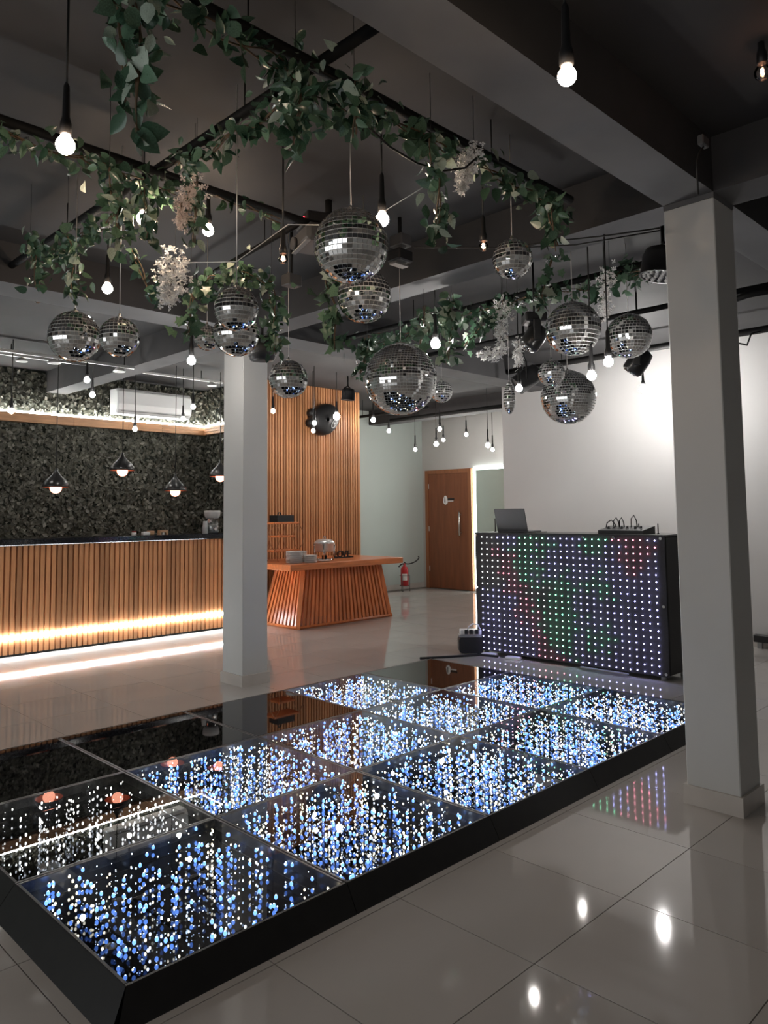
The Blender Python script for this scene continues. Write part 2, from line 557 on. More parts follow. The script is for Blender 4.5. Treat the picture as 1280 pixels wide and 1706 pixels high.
# wooden ledge with LED strip
lg = thing('wall_ledge', 'wooden wall ledge with a bright white light strip along its top', 'ledge', (2.8, YB, 2.42))
for a, b in ((0.9, 1.62), (1.62, 2.84), (2.84, 4.02), (4.02, 4.70)):
    MB().box((a - 2.8 + .002, -.16, 0), (b - 2.8 - .002, -.075, .105)).build('board', 'ledge', lg)
MB().box((0.9 - 2.8, -.145, .105), (4.69 - 2.8, -.120, .128)).build('led_strip', 'e_ledge', lg)
for i in range(3):
    MB().box((3.55 - 2.8, -.166, .02 + i * .032), (4.69 - 2.8, -.160, .038 + i * .032)).build('groove_lip', 'ledge', lg)
lr = thing('wall_ledge', 'short end of the lit wooden ledge meeting the column', 'ledge', (4.80, 6.5, 2.42))
for i in range(3):
    MB().box((-.16, -.60, .001 + i * .036), (-.075, .50, .032 + i * .036)).build('board', 'ledge', lr)
MB().box((-.145, -.60, .108), (-.120, .50, .128)).build('led_strip', 'e_ledge', lr)

# ------------------------------------------------------------------ air conditioner
ac = thing('air_conditioner', 'white split air conditioner above the lit ledge', 'air conditioner', (3.83, YB - .135, 2.60))
prof = [(0, 0), (-.16, .0), (-.205, .05), (-.215, .12), (-.205, .27), (-.17, .315), (0, .32)]
mb = MB()
sec = [(-.525, .93), (-.51, 1.0), (.51, 1.0), (.525, .93)]
vs = []
for x, s_ in sec:
    for y, z in prof:
        vs.append((x, y * s_, .16 + (z - .16) * s_))
npf = len(prof)
fs = [(i * npf + j, i * npf + (j + 1) % npf, (i + 1) * npf + (j + 1) % npf, (i + 1) * npf + j) for i in range(3) for j in range(npf)]
fs += [tuple(range(npf - 1, -1, -1)), tuple(3 * npf + j for j in range(npf))]
mb.add(vs, fs)
mb.build('housing', 'white_plastic', ac)
MB().box((-.47, -.212, .028), (.47, -.185, .034)).build('air_flap', 'grey_plastic', ac)
MB().box((-.49, -.219, .285), (.49, -.19, .289)).build('panel_seam', 'grey_plastic', ac)

# ------------------------------------------------------------------ buffet table
bf = thing('buffet_table', 'orange varnished buffet table with slanted slat base', 'table', (5.3, 5.3, 0))


def loc(q, o):
    return tuple(np.array(q) - np.array(o))


BO = (5.3, 5.3, 0)
MB().box(loc((4.365, 4.775, .688), BO), loc((6.215, 5.85, .760), BO), bev=.006).build('table_top', 'buffet_top', bf)
b0 = [(4.58, 4.93), (6.15, 4.93), (6.15, 5.62), (4.58, 5.62)]
t0 = [(4.725, 5.00), (6.03, 5.00), (6.03, 5.5), (4.725, 5.5)]


def lean(u0, v0, u1, v1, w0, w1, th, name):
    """a leaning slat from floor point u0..v0 to top point"""
    pass


def lerp(a, b, t):
    return tuple(p + (q - p) * t for p, q in zip(a, b))


def side_slats(i, n, gap):
    A0, A1, T0, T1 = b0[i], b0[(i + 1) % 4], t0[i], t0[(i + 1) % 4]
    e = Vector((A1[0] - A0[0], A1[1] - A0[1], 0)).normalized()
    nrm = Vector((e.y, -e.x, 0))
    for k in range(n):
        w = (1 - gap) / n
        ta, tb = (k + gap / 2) / n, (k + 1 - gap / 2) / n
        p0, p1 = lerp(A0, A1, ta), lerp(A0, A1, tb)
        q0, q1 = lerp(T0, T1, ta), lerp(T0, T1, tb)
        dv = [(*p0, .012), (*p1, .012), (*q1, .688), (*q0, .688)]
        bv = [tuple(Vector(q) - nrm * .025) for q in dv]
        v = [loc(q, BO) for q in dv + bv]
        MB().add(v, [(0, 1, 2, 3), (7, 6, 5, 4), (0, 4, 5, 1), (1, 5, 6, 2), (2, 6, 7, 3), (3, 7, 4, 0)]).build('slat', 'buffet', bf)


side_slats(0, 24, .42)
side_slats(1, 10, .42)
side_slats(2, 24, .42)
side_slats(3, 10, .42)
mb = MB()
for i in range(4):
    a, b = b0[i], b0[(i + 1) % 4]
    mb.tube([loc((*a, .02), BO), loc((*b, .02), BO)], .018, 4, smooth=False)
mb.build('foot_rail', 'buffet', bf)
for i in range(4):
    q0, q1 = Vector((*b0[i], 0.0)), Vector((*t0[i], .688))
    c = Vector((5.365, 5.26, 0))
    mb = MB().tube([loc(q0 + (c - q0).normalized() * .02, BO), loc(q1 + (Vector((c.x, c.y, .688)) - q1).normalized() * .02, BO)], .034, 4, smooth=False)
    mb.build('corner_post', 'buffet', bf)
ZT = .760


def plates(label, x, y, n, r):
    p = thing('plate_stack', label, 'plates', (x, y, ZT), 'plate stacks on the buffet')
    me = MB().lathe([(r * .55, 0), (r * .6, .002), (r * .98, .006), (r, .0085), (r * .97, .0095), (r * .6, .005), (0, .004)], 20).data('plate', 'china')
    for k in range(n):
        link('plate', me, p, (rng.uniform(-.001, .001), rng.uniform(-.001, .001), k * .0098))


plates('tallest stack of white plates at the corner of the buffet table', 4.60, 5.00, 14, .10)
plates('stack of white plates half hidden behind the tallest plate stack', 4.78, 5.14, 13, .10)
plates('shorter stack of white plates in front of the chafing dish', 4.755, 4.90, 9, .085)
sp = thing('serving_plate', 'single white oval serving plate lying beside the plates', 'plate', (5.00, 4.93, ZT))
o = MB().lathe([(.06, 0), (.10, .012), (.105, .02), (.098, .021), (.06, .008), (0, .006)], 20).build('dish', 'china', sp)
o.scale = (1.0, .55, 1)

cd = thing('chafing_dish', 'round stainless steel chafing dish on legs', 'chafing dish', (5.17, 5.12, ZT))
MB().lathe([(.105, .105), (.116, .112), (.120, .20), (.126, .204), (.126, .212), (.112, .212), (.108, .12), (0, .115)], 28).build('pan', 'pan_steel', cd)
MB().lathe([(.127, .212), (.125, .220), (.10, .243), (.06, .258), (0, .262)], 28).build('lid', 'pan_steel', cd)
MB().tube([(-.02, 0, .26), (-.018, 0, .285), (0, 0, .292), (.018, 0, .285), (.02, 0, .26)], .005, 8).build('lid_handle', 'steel', cd)
for a in (math.radians(q) for q in (-135, -45, 45, 135)):
    c, s_ = math.cos(a), math.sin(a)
    MB().tube([(c * .125, s_ * .125, .20), (c * .118, s_ * .118, .10), (c * .105, s_ * .105, .0)], .009, 8).build('leg', 'steel', cd)
MB().tube([(.1 * math.cos(2 * math.pi * i / 24), .1 * math.sin(2 * math.pi * i / 24), .012) for i in range(24)], .006, 6, closed=True).build('base_ring', 'steel', cd)
MB().lathe([(.03, .012), (.032, .05), (.028, .06), (0, .06)], 16).build('burner', 'black_metal', cd)
MB().tube([(-.10, -.08, .205), (-.17, -.13, .208)], .008, 8).build('side_handle', 'steel', cd)

# black letters standing at the wall end of the table
wd = thing('letter_ornament', 'low black cut-out letter ornament at the right of the chafing dish', 'ornament', (5.62, 5.30, ZT))
MB().box((-.15, -.02, 0), (.19, .02, .014)).build('base', 'black', wd)
for i, ch in enumerate(('L', 'O', 'V', 'E')):
    cu = bpy.data.curves.new('letter', 'FONT')
    cu.body = ch
    cu.size = .115
    cu.extrude = .012
    cu.align_x = 'CENTER'
    tmp = bpy.data.objects.new('letter', cu)
    COL.objects.link(tmp)
    bpy.context.view_layer.update()
    me = bpy.data.meshes.new_from_object(tmp)
    bpy.data.objects.remove(tmp)
    me.materials.clear()
    me.materials.append(M['black'])
    lo = link('letter', me, wd, (-.105 + i * .075, 0, .012))
    lo.rotation_euler = (math.radians(90), 0, math.radians(-8))

# curved wooden display shelf
sh = thing('display_shelf', 'three-tier wooden display shelf with curved bentwood sides', 'shelf', (4.74, 5.42, ZT))
for z, w in ((.46, .19), (.30, .12), (.13, .19)):
    MB().box((-w, -.11, z - .012), (w, .11, z + .012), bev=.004).build('shelf_board', 'buffet', sh)
for s_ in (-1, 1):
    for y in (-.105, .105):
        pts = [(s_ * .19, y, .46), (s_ * .13, y, .40), (s_ * .105, y, .33), (s_ * .105, y, .27), (s_ * .13, y, .19), (s_ * .19, y, .13), (s_ * .15, y, .05), (s_ * .13, y, 0)]
        MB().tube(pts, .004, 6).build('bent_side', 'slat_back', sh)
    MB().tube([(s_ * .19, -.105, .45), (s_ * .25, -.105, .36), (s_ * .26, -.105, .29), (s_ * .24, -.105, .20), (s_ * .19, -.105, .14)], .005, 6).build('outer_hoop', 'slat_back', sh)
tb = thing('serving_crate', 'low black basket on top of the display shelf', 'basket', (4.74, 5.42, ZT + .471))
for a, b in (((-.12, -.08, 0), (.13, .08, .01)), ((-.12, -.08, .01), (.13, -.07, .085)), ((-.12, .07, .01), (.13, .08, .085)),
             ((-.12, -.07, .01), (-.11, .07, .085)), ((.12, -.07, .01), (.13, .07, .085))):
    MB().box(a, b).build('basket_side', 'black', tb)
MB().tube([(-.11, -.07, .085), (-.10, -.07, .115), (-.07, -.07, .115), (-.06, -.07, .085)], .008, 6).build('grip', 'black', tb)

# ------------------------------------------------------------------ fire extinguisher
E_ = Vector((8.55, 6.93, 0))
fe = thing('fire_extinguisher', 'red fire extinguisher with black hose on a wire stand', 'fire extinguisher', E_)
MB().lathe([(.060, .10), (.066, .105), (.066, .36), (.058, .40), (.03, .425), (.022, .43), (.022, .45), (0, .45)], 22).build('cylinder', 'red', fe)
MB().box((-.018, -.018, .45), (.018, .018, .475)).build('valve', 'red', fe)
MB().tube([(-.0, -.0, .47), (-.05, .03, .455), (-.085, .055, .415)], .011, 8).build('lever', 'black', fe)
a = np.linspace(-.2, 1.25 * math.pi, 20)
hp = [(.09 + .085 * math.cos(t + math.pi * .9), -.09 - .085 * math.cos(t + math.pi * .9), .53 + .055 * math.sin(t + math.pi * .9) + .04 * math.cos(t + math.pi * .9)) for t in a]
MB().tube([(0, 0, .47)] + [tuple(q) for q in hp[2:]], .010, 8).build('hose', 'rubber', fe)
MB().tube([(.0672 * math.cos(t), .0672 * math.sin(t), .18) for t in (0,)] + [(0, 0, .18)], .001, 4)
lab = MB()
vs, fs = [], []
for i in range(7):
    t = math.radians(-175 + i * 13)
    for z in (.19, .30):
        vs.append((.0668 * math.cos(t), .0668 * math.sin(t), z))
fs = [(2 * i, 2 * i + 2, 2 * i + 3, 2 * i + 1) for i in range(6)]
lab.add(vs, fs).build('paper_label', 'paper', fe)
mb = MB()
mb.tube([(.085 * math.cos(t), .085 * math.sin(t), .095) for t in np.linspace(0, 2 * math.pi, 16, endpoint=False)], .006, 6, closed=True)
mb.tube([(.085 * math.cos(t), .085 * math.sin(t), .27) for t in np.linspace(0, 2 * math.pi, 16, endpoint=False)], .004, 6, closed=True)
for t in (math.radians(q) for q in (-160, -40, 80)):
    mb.tube([(.085 * math.cos(t), .085 * math.sin(t), 0), (.085 * math.cos(t), .085 * math.sin(t), .27)], .005, 6)
mb.tube([(-.085, 0, .095), (.085, 0, .095)], .006, 6).tube([(0, -.085, .095), (0, .085, .095)], .006, 6)
mb.build('wire_stand', 'dark_grey', fe)

# ------------------------------------------------------------------ door and lit mirror on the back wall
dr = struct('door_1', 'reddish brown wooden washroom door with steel pull bar', 'door', MB().box((XB - .035, 6.13, .008), (XB - .004, 7.03, 2.01)), 'door')
for a, b in (((XB - .05, 7.03, 0), (XB, 7.10, 2.08)), ((XB - .05, 6.06, 0), (XB, 6.13, 2.08)), ((XB - .05, 6.13, 2.01), (XB, 7.03, 2.08))):
    MB().box(a, b).build('door_frame', 'door_frame', dr)
hd = MB().tube([(XB - .085, 6.30, .93), (XB - .085, 6.30, 1.34)], .014, 10).build('pull_bar', 'brushed', dr)
MB().tube([(XB - .085, 6.30, .98), (XB - .035, 6.30, .98)], .008, 8).build('bar_mount', 'brushed', hd)
MB().tube([(XB - .085, 6.30, 1.29), (XB - .035, 6.30, 1.29)], .008, 8).build('bar_mount', 'brushed', hd)
for z in (.30, 1.0, 1.75):
    MB().box((XB - .045, 7.015, z), (XB - .035, 7.035, z + .09)).build('hinge', 'brushed', dr)
# washroom sign: white rounded figure and a dark word strip
pts = []
for t in np.linspace(0, 2 * math.pi, 18, endpoint=False):
    pts.append((6.635 + .055 * math.cos(t) * (1.0 if math.sin(t) < 0 else .8), 1.545 + .078 * math.sin(t)))
sg = MB().prism(pts, XB - .042, XB - .035, 'x').build('sign_figure', 'print_white', dr)
MB().prism([(6.655, 1.50), (6.635, 1.50), (6.640, 1.60), (6.652, 1.60)], XB - .045, XB - .0421, 'x').build('figure_slot', 'black', sg)
s2 = MB().box((XB - .042, 6.44, 1.545), (XB - .035, 6.585, 1.575)).build('sign_strip', 'black', dr)
MB().box((XB - .042, 6.46, 1.520), (XB - .035, 6.575, 1.535)).build('sign_line', 'print_white', dr)

mi = thing('wall_mirror', 'tall wall mirror edged with a white light strip', 'mirror', (XB, 5.0, 0))
MB().box((-.02, -.75, .05), (-.004, .985, 2.045)).build('mirror_glass', 'mirror', mi)
MB().box((-.03, .985, .05), (-.004, 1.02, 2.075)).build('led_strip', 'e_mirror', mi)
MB().box((-.03, -.75, 2.045), (-.004, .985, 2.075)).build('led_strip', 'e_mirror', mi)
cb = thing('cabinet', 'dark narrow cabinet beside the lit mirror', 'cabinet', (9.0, 4.35, 0))
MB().box((-.15, -.2, .0), (.15, .2, 1.95), bev=.01).build('body', 'dark_grey', cb)
MB().box((-.165, -.18, .05), (-.15, .18, 1.9)).build('door_panel', 'black', cb)

# ------------------------------------------------------------------ DJ booth with video curtain
bt = thing('dj_booth', 'black booth fronted by a curtain of small coloured lights', 'booth', (4.86, 1.63, 0))
hy = .93
MB().box((.015, -hy, .045), (.455, hy, 1.125), bev=.008).build('body', 'booth_side', bt)
MB().box((-.002, -hy - .004, 1.125), (.46, hy + .004, 1.138)).build('top_board', 'satin_black', bt)
# cloth with soft ripples
nx, nz = 60, 24
vs, fs = [], []
for i in range(nx + 1):
    for j in range(nz + 1):
        y = -hy + 2 * hy * i / nx
        z = .035 + (1.13 - .035) * j / nz
        vs.append((-.004 - .004 * math.sin(i * .9 + .35 * math.sin(j * .5)) - .003 * math.sin(j * .7), y, z))
for i in range(nx):
    for j in range(nz):
        a = i * (nz + 1) + j
        fs.append((a, a + 1, a + nz + 2, a + nz + 1))
MB().add(vs, fs, 0, True).build('curtain', 'cloth', bt)


def zone(u, v):
    if abs(u - (.06 + .36 * v)) < .055 and v > .05:
        return 'r'
    if u > .80 and v < .28 and u < .97 and abs(u - .9) < .09:
        return 'r'
    if (.20 < u < .34 and v < .42) or (.36 < u < .48 and v < .25 and u < .42) or (.42 < u < .56 and .25 < v < .95 and u > .44):
        return 'g'
    if (.60 < u < .76 and .30 < v < .45) or (.60 < u < .80 and .72 < v < .88) or (.62 < u < .74 and v < .12):
        return 'g'
    if .30 < u < .45 and .4 < v < .85:
        return 'g' if (u + v) % .2 > .1 else 'n'
    if u < .12 and v < .5:
        return 'n'
    return 'v'


order = ['v', 'g', 'r', 'n']
mb = MB()
for i in range(29):
    for j in range(20):
        y = .845 - i * (1.70 / 28)
        z = 1.093 - j * (1.032 / 19)
        mb.ball((-.016, y + rng.normal(0, .001), z + rng.normal(0, .001)), .0050, 6, 4, order.index(zone(i / 28 + rng.normal(0, .03), j / 19 + rng.normal(0, .04))))
o = mb.build('curtain_lights', [CUR[q] for q in order], bt)
o['kind'] = 'stuff'
for y, z in ((.91, 1.11), (-.90, 1.11), (.3, 1.112), (-.22, 1.112), (-.50, 1.112), (.912, .62), (-.905, .58), (-.905, .06), (.55, 1.112)):
    MB().lathe([(.012, -.014), (.012, -.009), (0, -.009)], 12, (0, y, z), axis='x').build('grommet', 'steel', bt)
for y in (-.86, .86):
    for x in (.05, .40):
        MB().lathe([(.022, 0), (.022, .03), (.014, .045)], 12, (x, y, 0)).build('caster', 'grey_plastic', bt)
MB().box((-.05, -.60, .018), (-.02, -.18, .028)).build('floor_rail', 'grey_plastic', bt)

lp = thing('laptop', 'open dark grey laptop on the booth seen from behind', 'laptop', (4.98, 2.21, 1.138))
MB().box((-.01, -.17, 0), (.22, .17, .018), bev=.005).build('base', 'laptop', lp)
o = MB().box((-.006, -.17, 0), (.004, .17, .215), bev=.003).build('screen', 'laptop', lp, (-.005, 0, .012))
o.rotation_euler = (0, math.radians(-14), 0)
MB().lathe([(.014, -.0075), (.014, -.0062), (0, -.0062)], 16, (0, 0, .11), axis='x').build('badge', 'dark_grey', o)
MB().tube([(0.0, -.17, .008), (-.02, -.22, .006), (.02, -.27, .006), (.10, -.30, .006)], .004, 6).build('cable', 'cord', lp)

mx = thing('mixer', 'black sound mixer with looped cables on the booth', 'mixer', (5.05, 1.12, 1.138))
MB().prism([(-.10, 0), (.12, 0), (.12, .065), (-.10, .030)], -.20, .20, 'y').build('case', 'black', mx)
for i in range(6):
    MB().lathe([(.011, 0), (.009, .02), (0, .02)], 10, (-.03 + .02 * (i % 2), -.15 + i * .06, .045)).build('knob', 'dark_grey', mx)
for y, h, w in ((.16, .10, .05), (.11, .12, .03), (.06, .12, .025), (-.05, .14, .03)):
    MB().tube([(.05, y - w, .04), (.04, y - w * .9, h * .8), (.04, y - w * .2, h + .015), (.04, y + w * .6, h * .9), (.06, y + w, .05)], .005, 6).build('cable', 'cord', mx)
for i, (px, lab_) in enumerate(((1065, 'thin black post on the booth between the mixer and the corner'), (1097, 'thin black post at the right corner of the booth'), (810, 'thin dark post at the left end of the booth'))):
    q = onp(px, 890, 0, 5.1)
    t = thing('booth_post', lab_, 'post', (5.1, min(q.y, 2.5), 1.138), 'posts on the booth')
    MB().tube([(0, 0, 0), (0, 0, .085 if px > 900 else .13)], .005, 8).build('rod', 'black', t)
    MB().lathe([(.012, 0), (.012, .006), (0, .006)], 10).build('foot', 'black', t)

bxp = onp(772, 1090, 2, 0)
sb = thing('power_case', 'small black case with rounded corners beside the booth', 'case', (bxp.x + .1, bxp.y - .01, 0), rz=math.radians(-45))
pts = []
for cx, cy, a0 in ((.085, .04, -90), (.085, .125, 0), (-.085, .125, 90), (-.085, .04, 180)):
    for k in range(5):
        t = math.radians(a0 + k * 22.5)
        pts.append((cx + .03 * math.cos(t), cy + .03 * math.sin(t)))
MB().prism(pts, -.07, .07, 'y').build('shell', 'black', sb)
mb = MB()
MB().box((-.11, -.055, .155), (.10, .06, .175)).build('lid', 'grey_plastic', sb)
pa = thing('power_supply', 'white power strip with plugs on top of the black case', 'power strip', (bxp.x + .1, bxp.y - .01, .176), rz=math.radians(-45))
MB().box((-.10, -.05, 0), (.10, .05, .045), bev=.006).build('strip', 'white_plastic', pa)
for x in (-.045, .0, .055):
    MB().box((x - .015, -.075, .01), (x + .015, -.05, .05)).build('plug', 'black', pa)
MB().tube([(-.04, -.06, .04), (-.02, -.06, .08), (.02, -.05, .105), (.07, -.04, .09), (.10, -.03, .03)], .006, 8).build('cable', 'white_plastic', pa)
for px, py, lab_ in ((816, 1092, 'white cable adapter lying under the left end of the booth'), (856, 1098, 'flat white adapter under the booth near its left end')):
    q = onp(px, py, 2, 0)
    t = thing('cable_adapter', lab_, 'adapter', (q.x, q.y, 0), 'adapters under the booth', rz=.3)
    MB().box((-.04, -.07, 0), (.04, .07, .022), bev=.005).build('shell', 'white_plastic', t)
    MB().tube([(0, .07, .01), (.02, .12, .006), (.08, .16, .005)], .005, 6).build('cable', 'cord', t)
cq = [onp(*q, 2, .008) for q in ((700, 1097), (735, 1095), (770, 1093), (800, 1091), (830, 1094))]
t = thing('floor_cable', 'black cable bundle on the floor running from the light floor to the case', 'cable', cq[0])
MB().tube([q - cq[0] for q in cq], .012, 8).build('cable', 'cord', t)

# ------------------------------------------------------------------ infinity-light dance floor
T, HP, RW = 0.8, 0.085, 0.05
df = thing('dance_floor', 'black glass dance floor with panels of tiny lights', 'dance floor', (2.0, 1.2, 0))
DO = np.array((2.0, 1.2, 0))


def L3(x, y, z):
    return (x - 2.0, y - 1.2, z)


# sloping black edge pieces, one per panel side
def edge(a, b, ao, bo):
    v = [L3(*a, HP), L3(*b, HP), L3(*bo, 0), L3(*ao, 0), L3(*a, 0), L3(*b, 0)]
    MB().add(v, [(0, 3, 2, 1), (0, 4, 3), (1, 2, 5), (0, 1, 5, 4), (3, 4, 5, 2)]).build('edge_ramp', 'ramp', df)


for i in range(5):
    g = .0015
    xa, xb = i * T + g, (i + 1) * T - g
    edge((xb, 0), (xa, 0), (xb + (RW if i == 4 else 0), -RW), (xa - (RW if i == 0 else 0), -RW))
    edge((xa, 3 * T), (xb, 3 * T), (xa - (RW if i == 0 else 0), 3 * T + .012), (xb + (RW if i == 4 else 0), 3 * T + .012))
for j in range(3):
    g = .0015
    ya, yb = j * T + g, (j + 1) * T - g
    edge((0, ya), (0, yb), (-RW - .02, ya - (RW if j == 0 else 0)), (-RW - .02, yb + (.012 if j == 2 else 0)))
    edge((5 * T, yb), (5 * T, ya), (5 * T + .02, yb + (.012 if j == 2 else 0)), (5 * T + .02, ya - (RW if j == 0 else 0)))

lit = {(i, j): 'blue' for i in range(5) for j in range(2)}
lit[(0, 1)] = 'plain'
lit[(3, 2)] = 'blue'
fr = .014
core_me = None
for i in range(5):
    for j in range(3):
        x0, y0 = i * T, j * T
        pn = bpy.data.objects.new('light_panel', None)
        COL.objects.link(pn)
        pn.parent = df
        pn.location = L3(x0 + T / 2, y0 + T / 2, 0)
        h = T / 2
        for a, b, rim in (((-h + .001, -h + .001, 0), (h - .001, -h + fr, HP - .001), j == 0), ((-h + .001, h - fr, 0), (h - .001, h - .001, HP - .001), False),
                          ((-h + .001, -h + fr, 0), (-h + fr, h - fr, HP - .001), i == 0), ((h - fr, -h + fr, 0), (h - .001, h - fr, HP - .001), False)):
            MB().box(a, b, bev=.002).build('frame', 'ramp' if rim else 'seam', pn)
        w = h - fr
        if (i, j) not in lit:
            MB().box((-w, -w, HP - .012), (w, w, HP - .0005)).build('glass', 'floor_black', pn)
            continue
        # a single thin pane over the light bed
        MB().add([(-w, -w, HP - .0005), (w, -w, HP - .0005), (w, w, HP - .0005), (-w, w, HP - .0005)], [(0, 1, 2, 3)]).build('glass', 'panel_glass', pn)
        MB().box((-w, -w, .030), (w, w, .045)).build('mirror_bed', 'floor_mirror', pn)
        mb = MB()
        plain = lit[(i, j)] == 'plain'
        n = 150 if plain else (230 if (i, j) == (0, 0) else 400)
        for _ in range(n):
            x, y = rng.uniform(-w * .985, w * .985, 2)
            z = rng.uniform(.056, .078)
            q = rng.random() if (i, j) == (0, 0) else min(.999, rng.random() * .87 + .13)
            if rng.random() < .22:
                mb.ball((x, y, z), rng.uniform(.0013, .0020), 5, 4, 3 if plain else 1)
            elif plain:
                s_ = rng.choice([.0022, .0034, .0044])
                mb.ball((x, y, z), s_, 6, 5, 3, (1, 1, 1.6))
            elif q < .50:
                mb.ball((x, y, z), .0036, 6, 5, 1, (1, 1, 1.2))
                mb.ball((x, y, z - .004), .0062, 7, 5, 0, (1, 1, 1.25))
            elif q < .72:
                mb.ball((x, y, z), rng.choice([.0024, .0036]), 6, 5, 1, (1, 1, 1.3))
            else:
                mb.ball((x, y, z), rng.choice([.0022, .0036, .0044]), 6, 5, 2, (1, 1, 1.3))
        o = mb.build('light_beads', ['led_blue', 'led_white', 'led_gold', 'led_grey'], pn)
        o['kind'] = 'stuff'

# ------------------------------------------------------------------ pendant lamps over the bar
for px, py, lab_ in ((93, 812, 'leftmost black cone pendant lamp over the bar'), (204, 784, 'highest black cone pendant lamp over the bar'),
                     (292, 818, 'black cone pendant lamp hanging lowest near the column'), (367, 794, 'black cone pendant lamp half hidden by the white column')):
    q = onp(px, py, 1, 5.82)
    t = thing('pendant_lamp', lab_, 'lamp', (q.x, q.y, ZS), 'cone pendant lamps over the bar')
    dz = q.z - ZS
    MB().tube([(0, 0, dz + .16), (0, 0, 0)], .004, 6).build('cord', 'cord', t)
    MB().lathe([(.132, dz + .0), (.136, dz + .005), (.128, dz + .035), (.100, dz + .075), (.060, dz + .110), (.030, dz + .145), (.014, dz + .18), (.010, dz + .20), (0, dz + .20)], 28, cap=False).build('shade', 'satin_black', t)
    MB().lathe([(.128, dz + .002), (.120, dz + .033), (.093, dz + .070), (.053, dz + .105), (.0, dz + .13)], 28, cap=False).build('shade_lining', mat('copper_lining', (.75, .33, .2), .35, metal=.6), t)
    MB().ball((0, 0, dz - .006), .058, 16, 12).build('bulb', 'e_lamp', t)

# ------------------------------------------------------------------ bare pendant bulbs
sock_prof = [(.0045, .0), (.006, .012), (.0115, .02), (.0125, .11), (.015, .125), (.019, .145), (.019, .178), (.015, .182)]
bulb_prof = []
for k in range(13):
    a = -math.pi / 2 + (math.pi * .80) * k / 12
    bulb_prof.append((math.cos(a), math.sin(a)))


def bulb(px, py, rpx, kind, label, rreal=.030, top=None, d=None, socket=.16, tone=None):
    d = d or rreal * FPX / rpx
    c = at(px, py, d)
    if d * 0 + c.z > ZS - .05:
        c = at(px, py, d * .9)
    zt = ZS
    for (xa, xb_, ya, yb_) in ((X0, XB, -.655, -.42), (X0, XB, 2.95, 3.27), (2.53, 2.77, Y0, YB)):
        if xa <= c.x <= xb_ and ya <= c.y <= yb_:
            zt = ZB
    t = thing('pendant_bulb', label, 'light bulb', (c.x, c.y, zt), 'bare bulbs hanging from the ceiling')
    dz = c.z - zt
    R_ = rreal
    neck = dz + R_ * 1.25
    MB().tube([(0, 0, neck + socket), (0, 0, 0)], .0042, 6).build('cord', 'cord', t)
    pr = [(.0045, neck + socket + .012), (.010, neck + socket), (.0125, neck + socket * .35), (.0185, neck + socket * .22), (.0195, neck), (.015, neck - .004)]
    MB().lathe(list(reversed(pr)), 12).build('socket', 'black', t)
    prof = [(R_ * math.cos(a), dz + R_ * math.sin(a)) for a in np.linspace(-math.pi / 2, math.pi * .27, 11)] + [(R_ * .50, dz + R_ * 1.02), (R_ * .46, neck)]
    if kind == 'dim':
        g = MB().lathe(prof, 16, cap=False).build('glass_bulb', 'bulb_glass', t)
        MB().tube([(-.008, 0, dz - .004), (-.006, 0, dz + .012), (.0, 0, dz - .006), (.006, 0, dz + .012), (.008, 0, dz - .004)], .0042, 6).build('filament', 'e_dim', g)
    else:
        MB().lathe(prof, 16 if rpx > 5 else 12, cap=False).build('glass_bulb', {'warm': 'e_warm', 'glare': 'e_glare', 'white': 'e_white', 'far': 'e_far'}[kind], t)
    return t


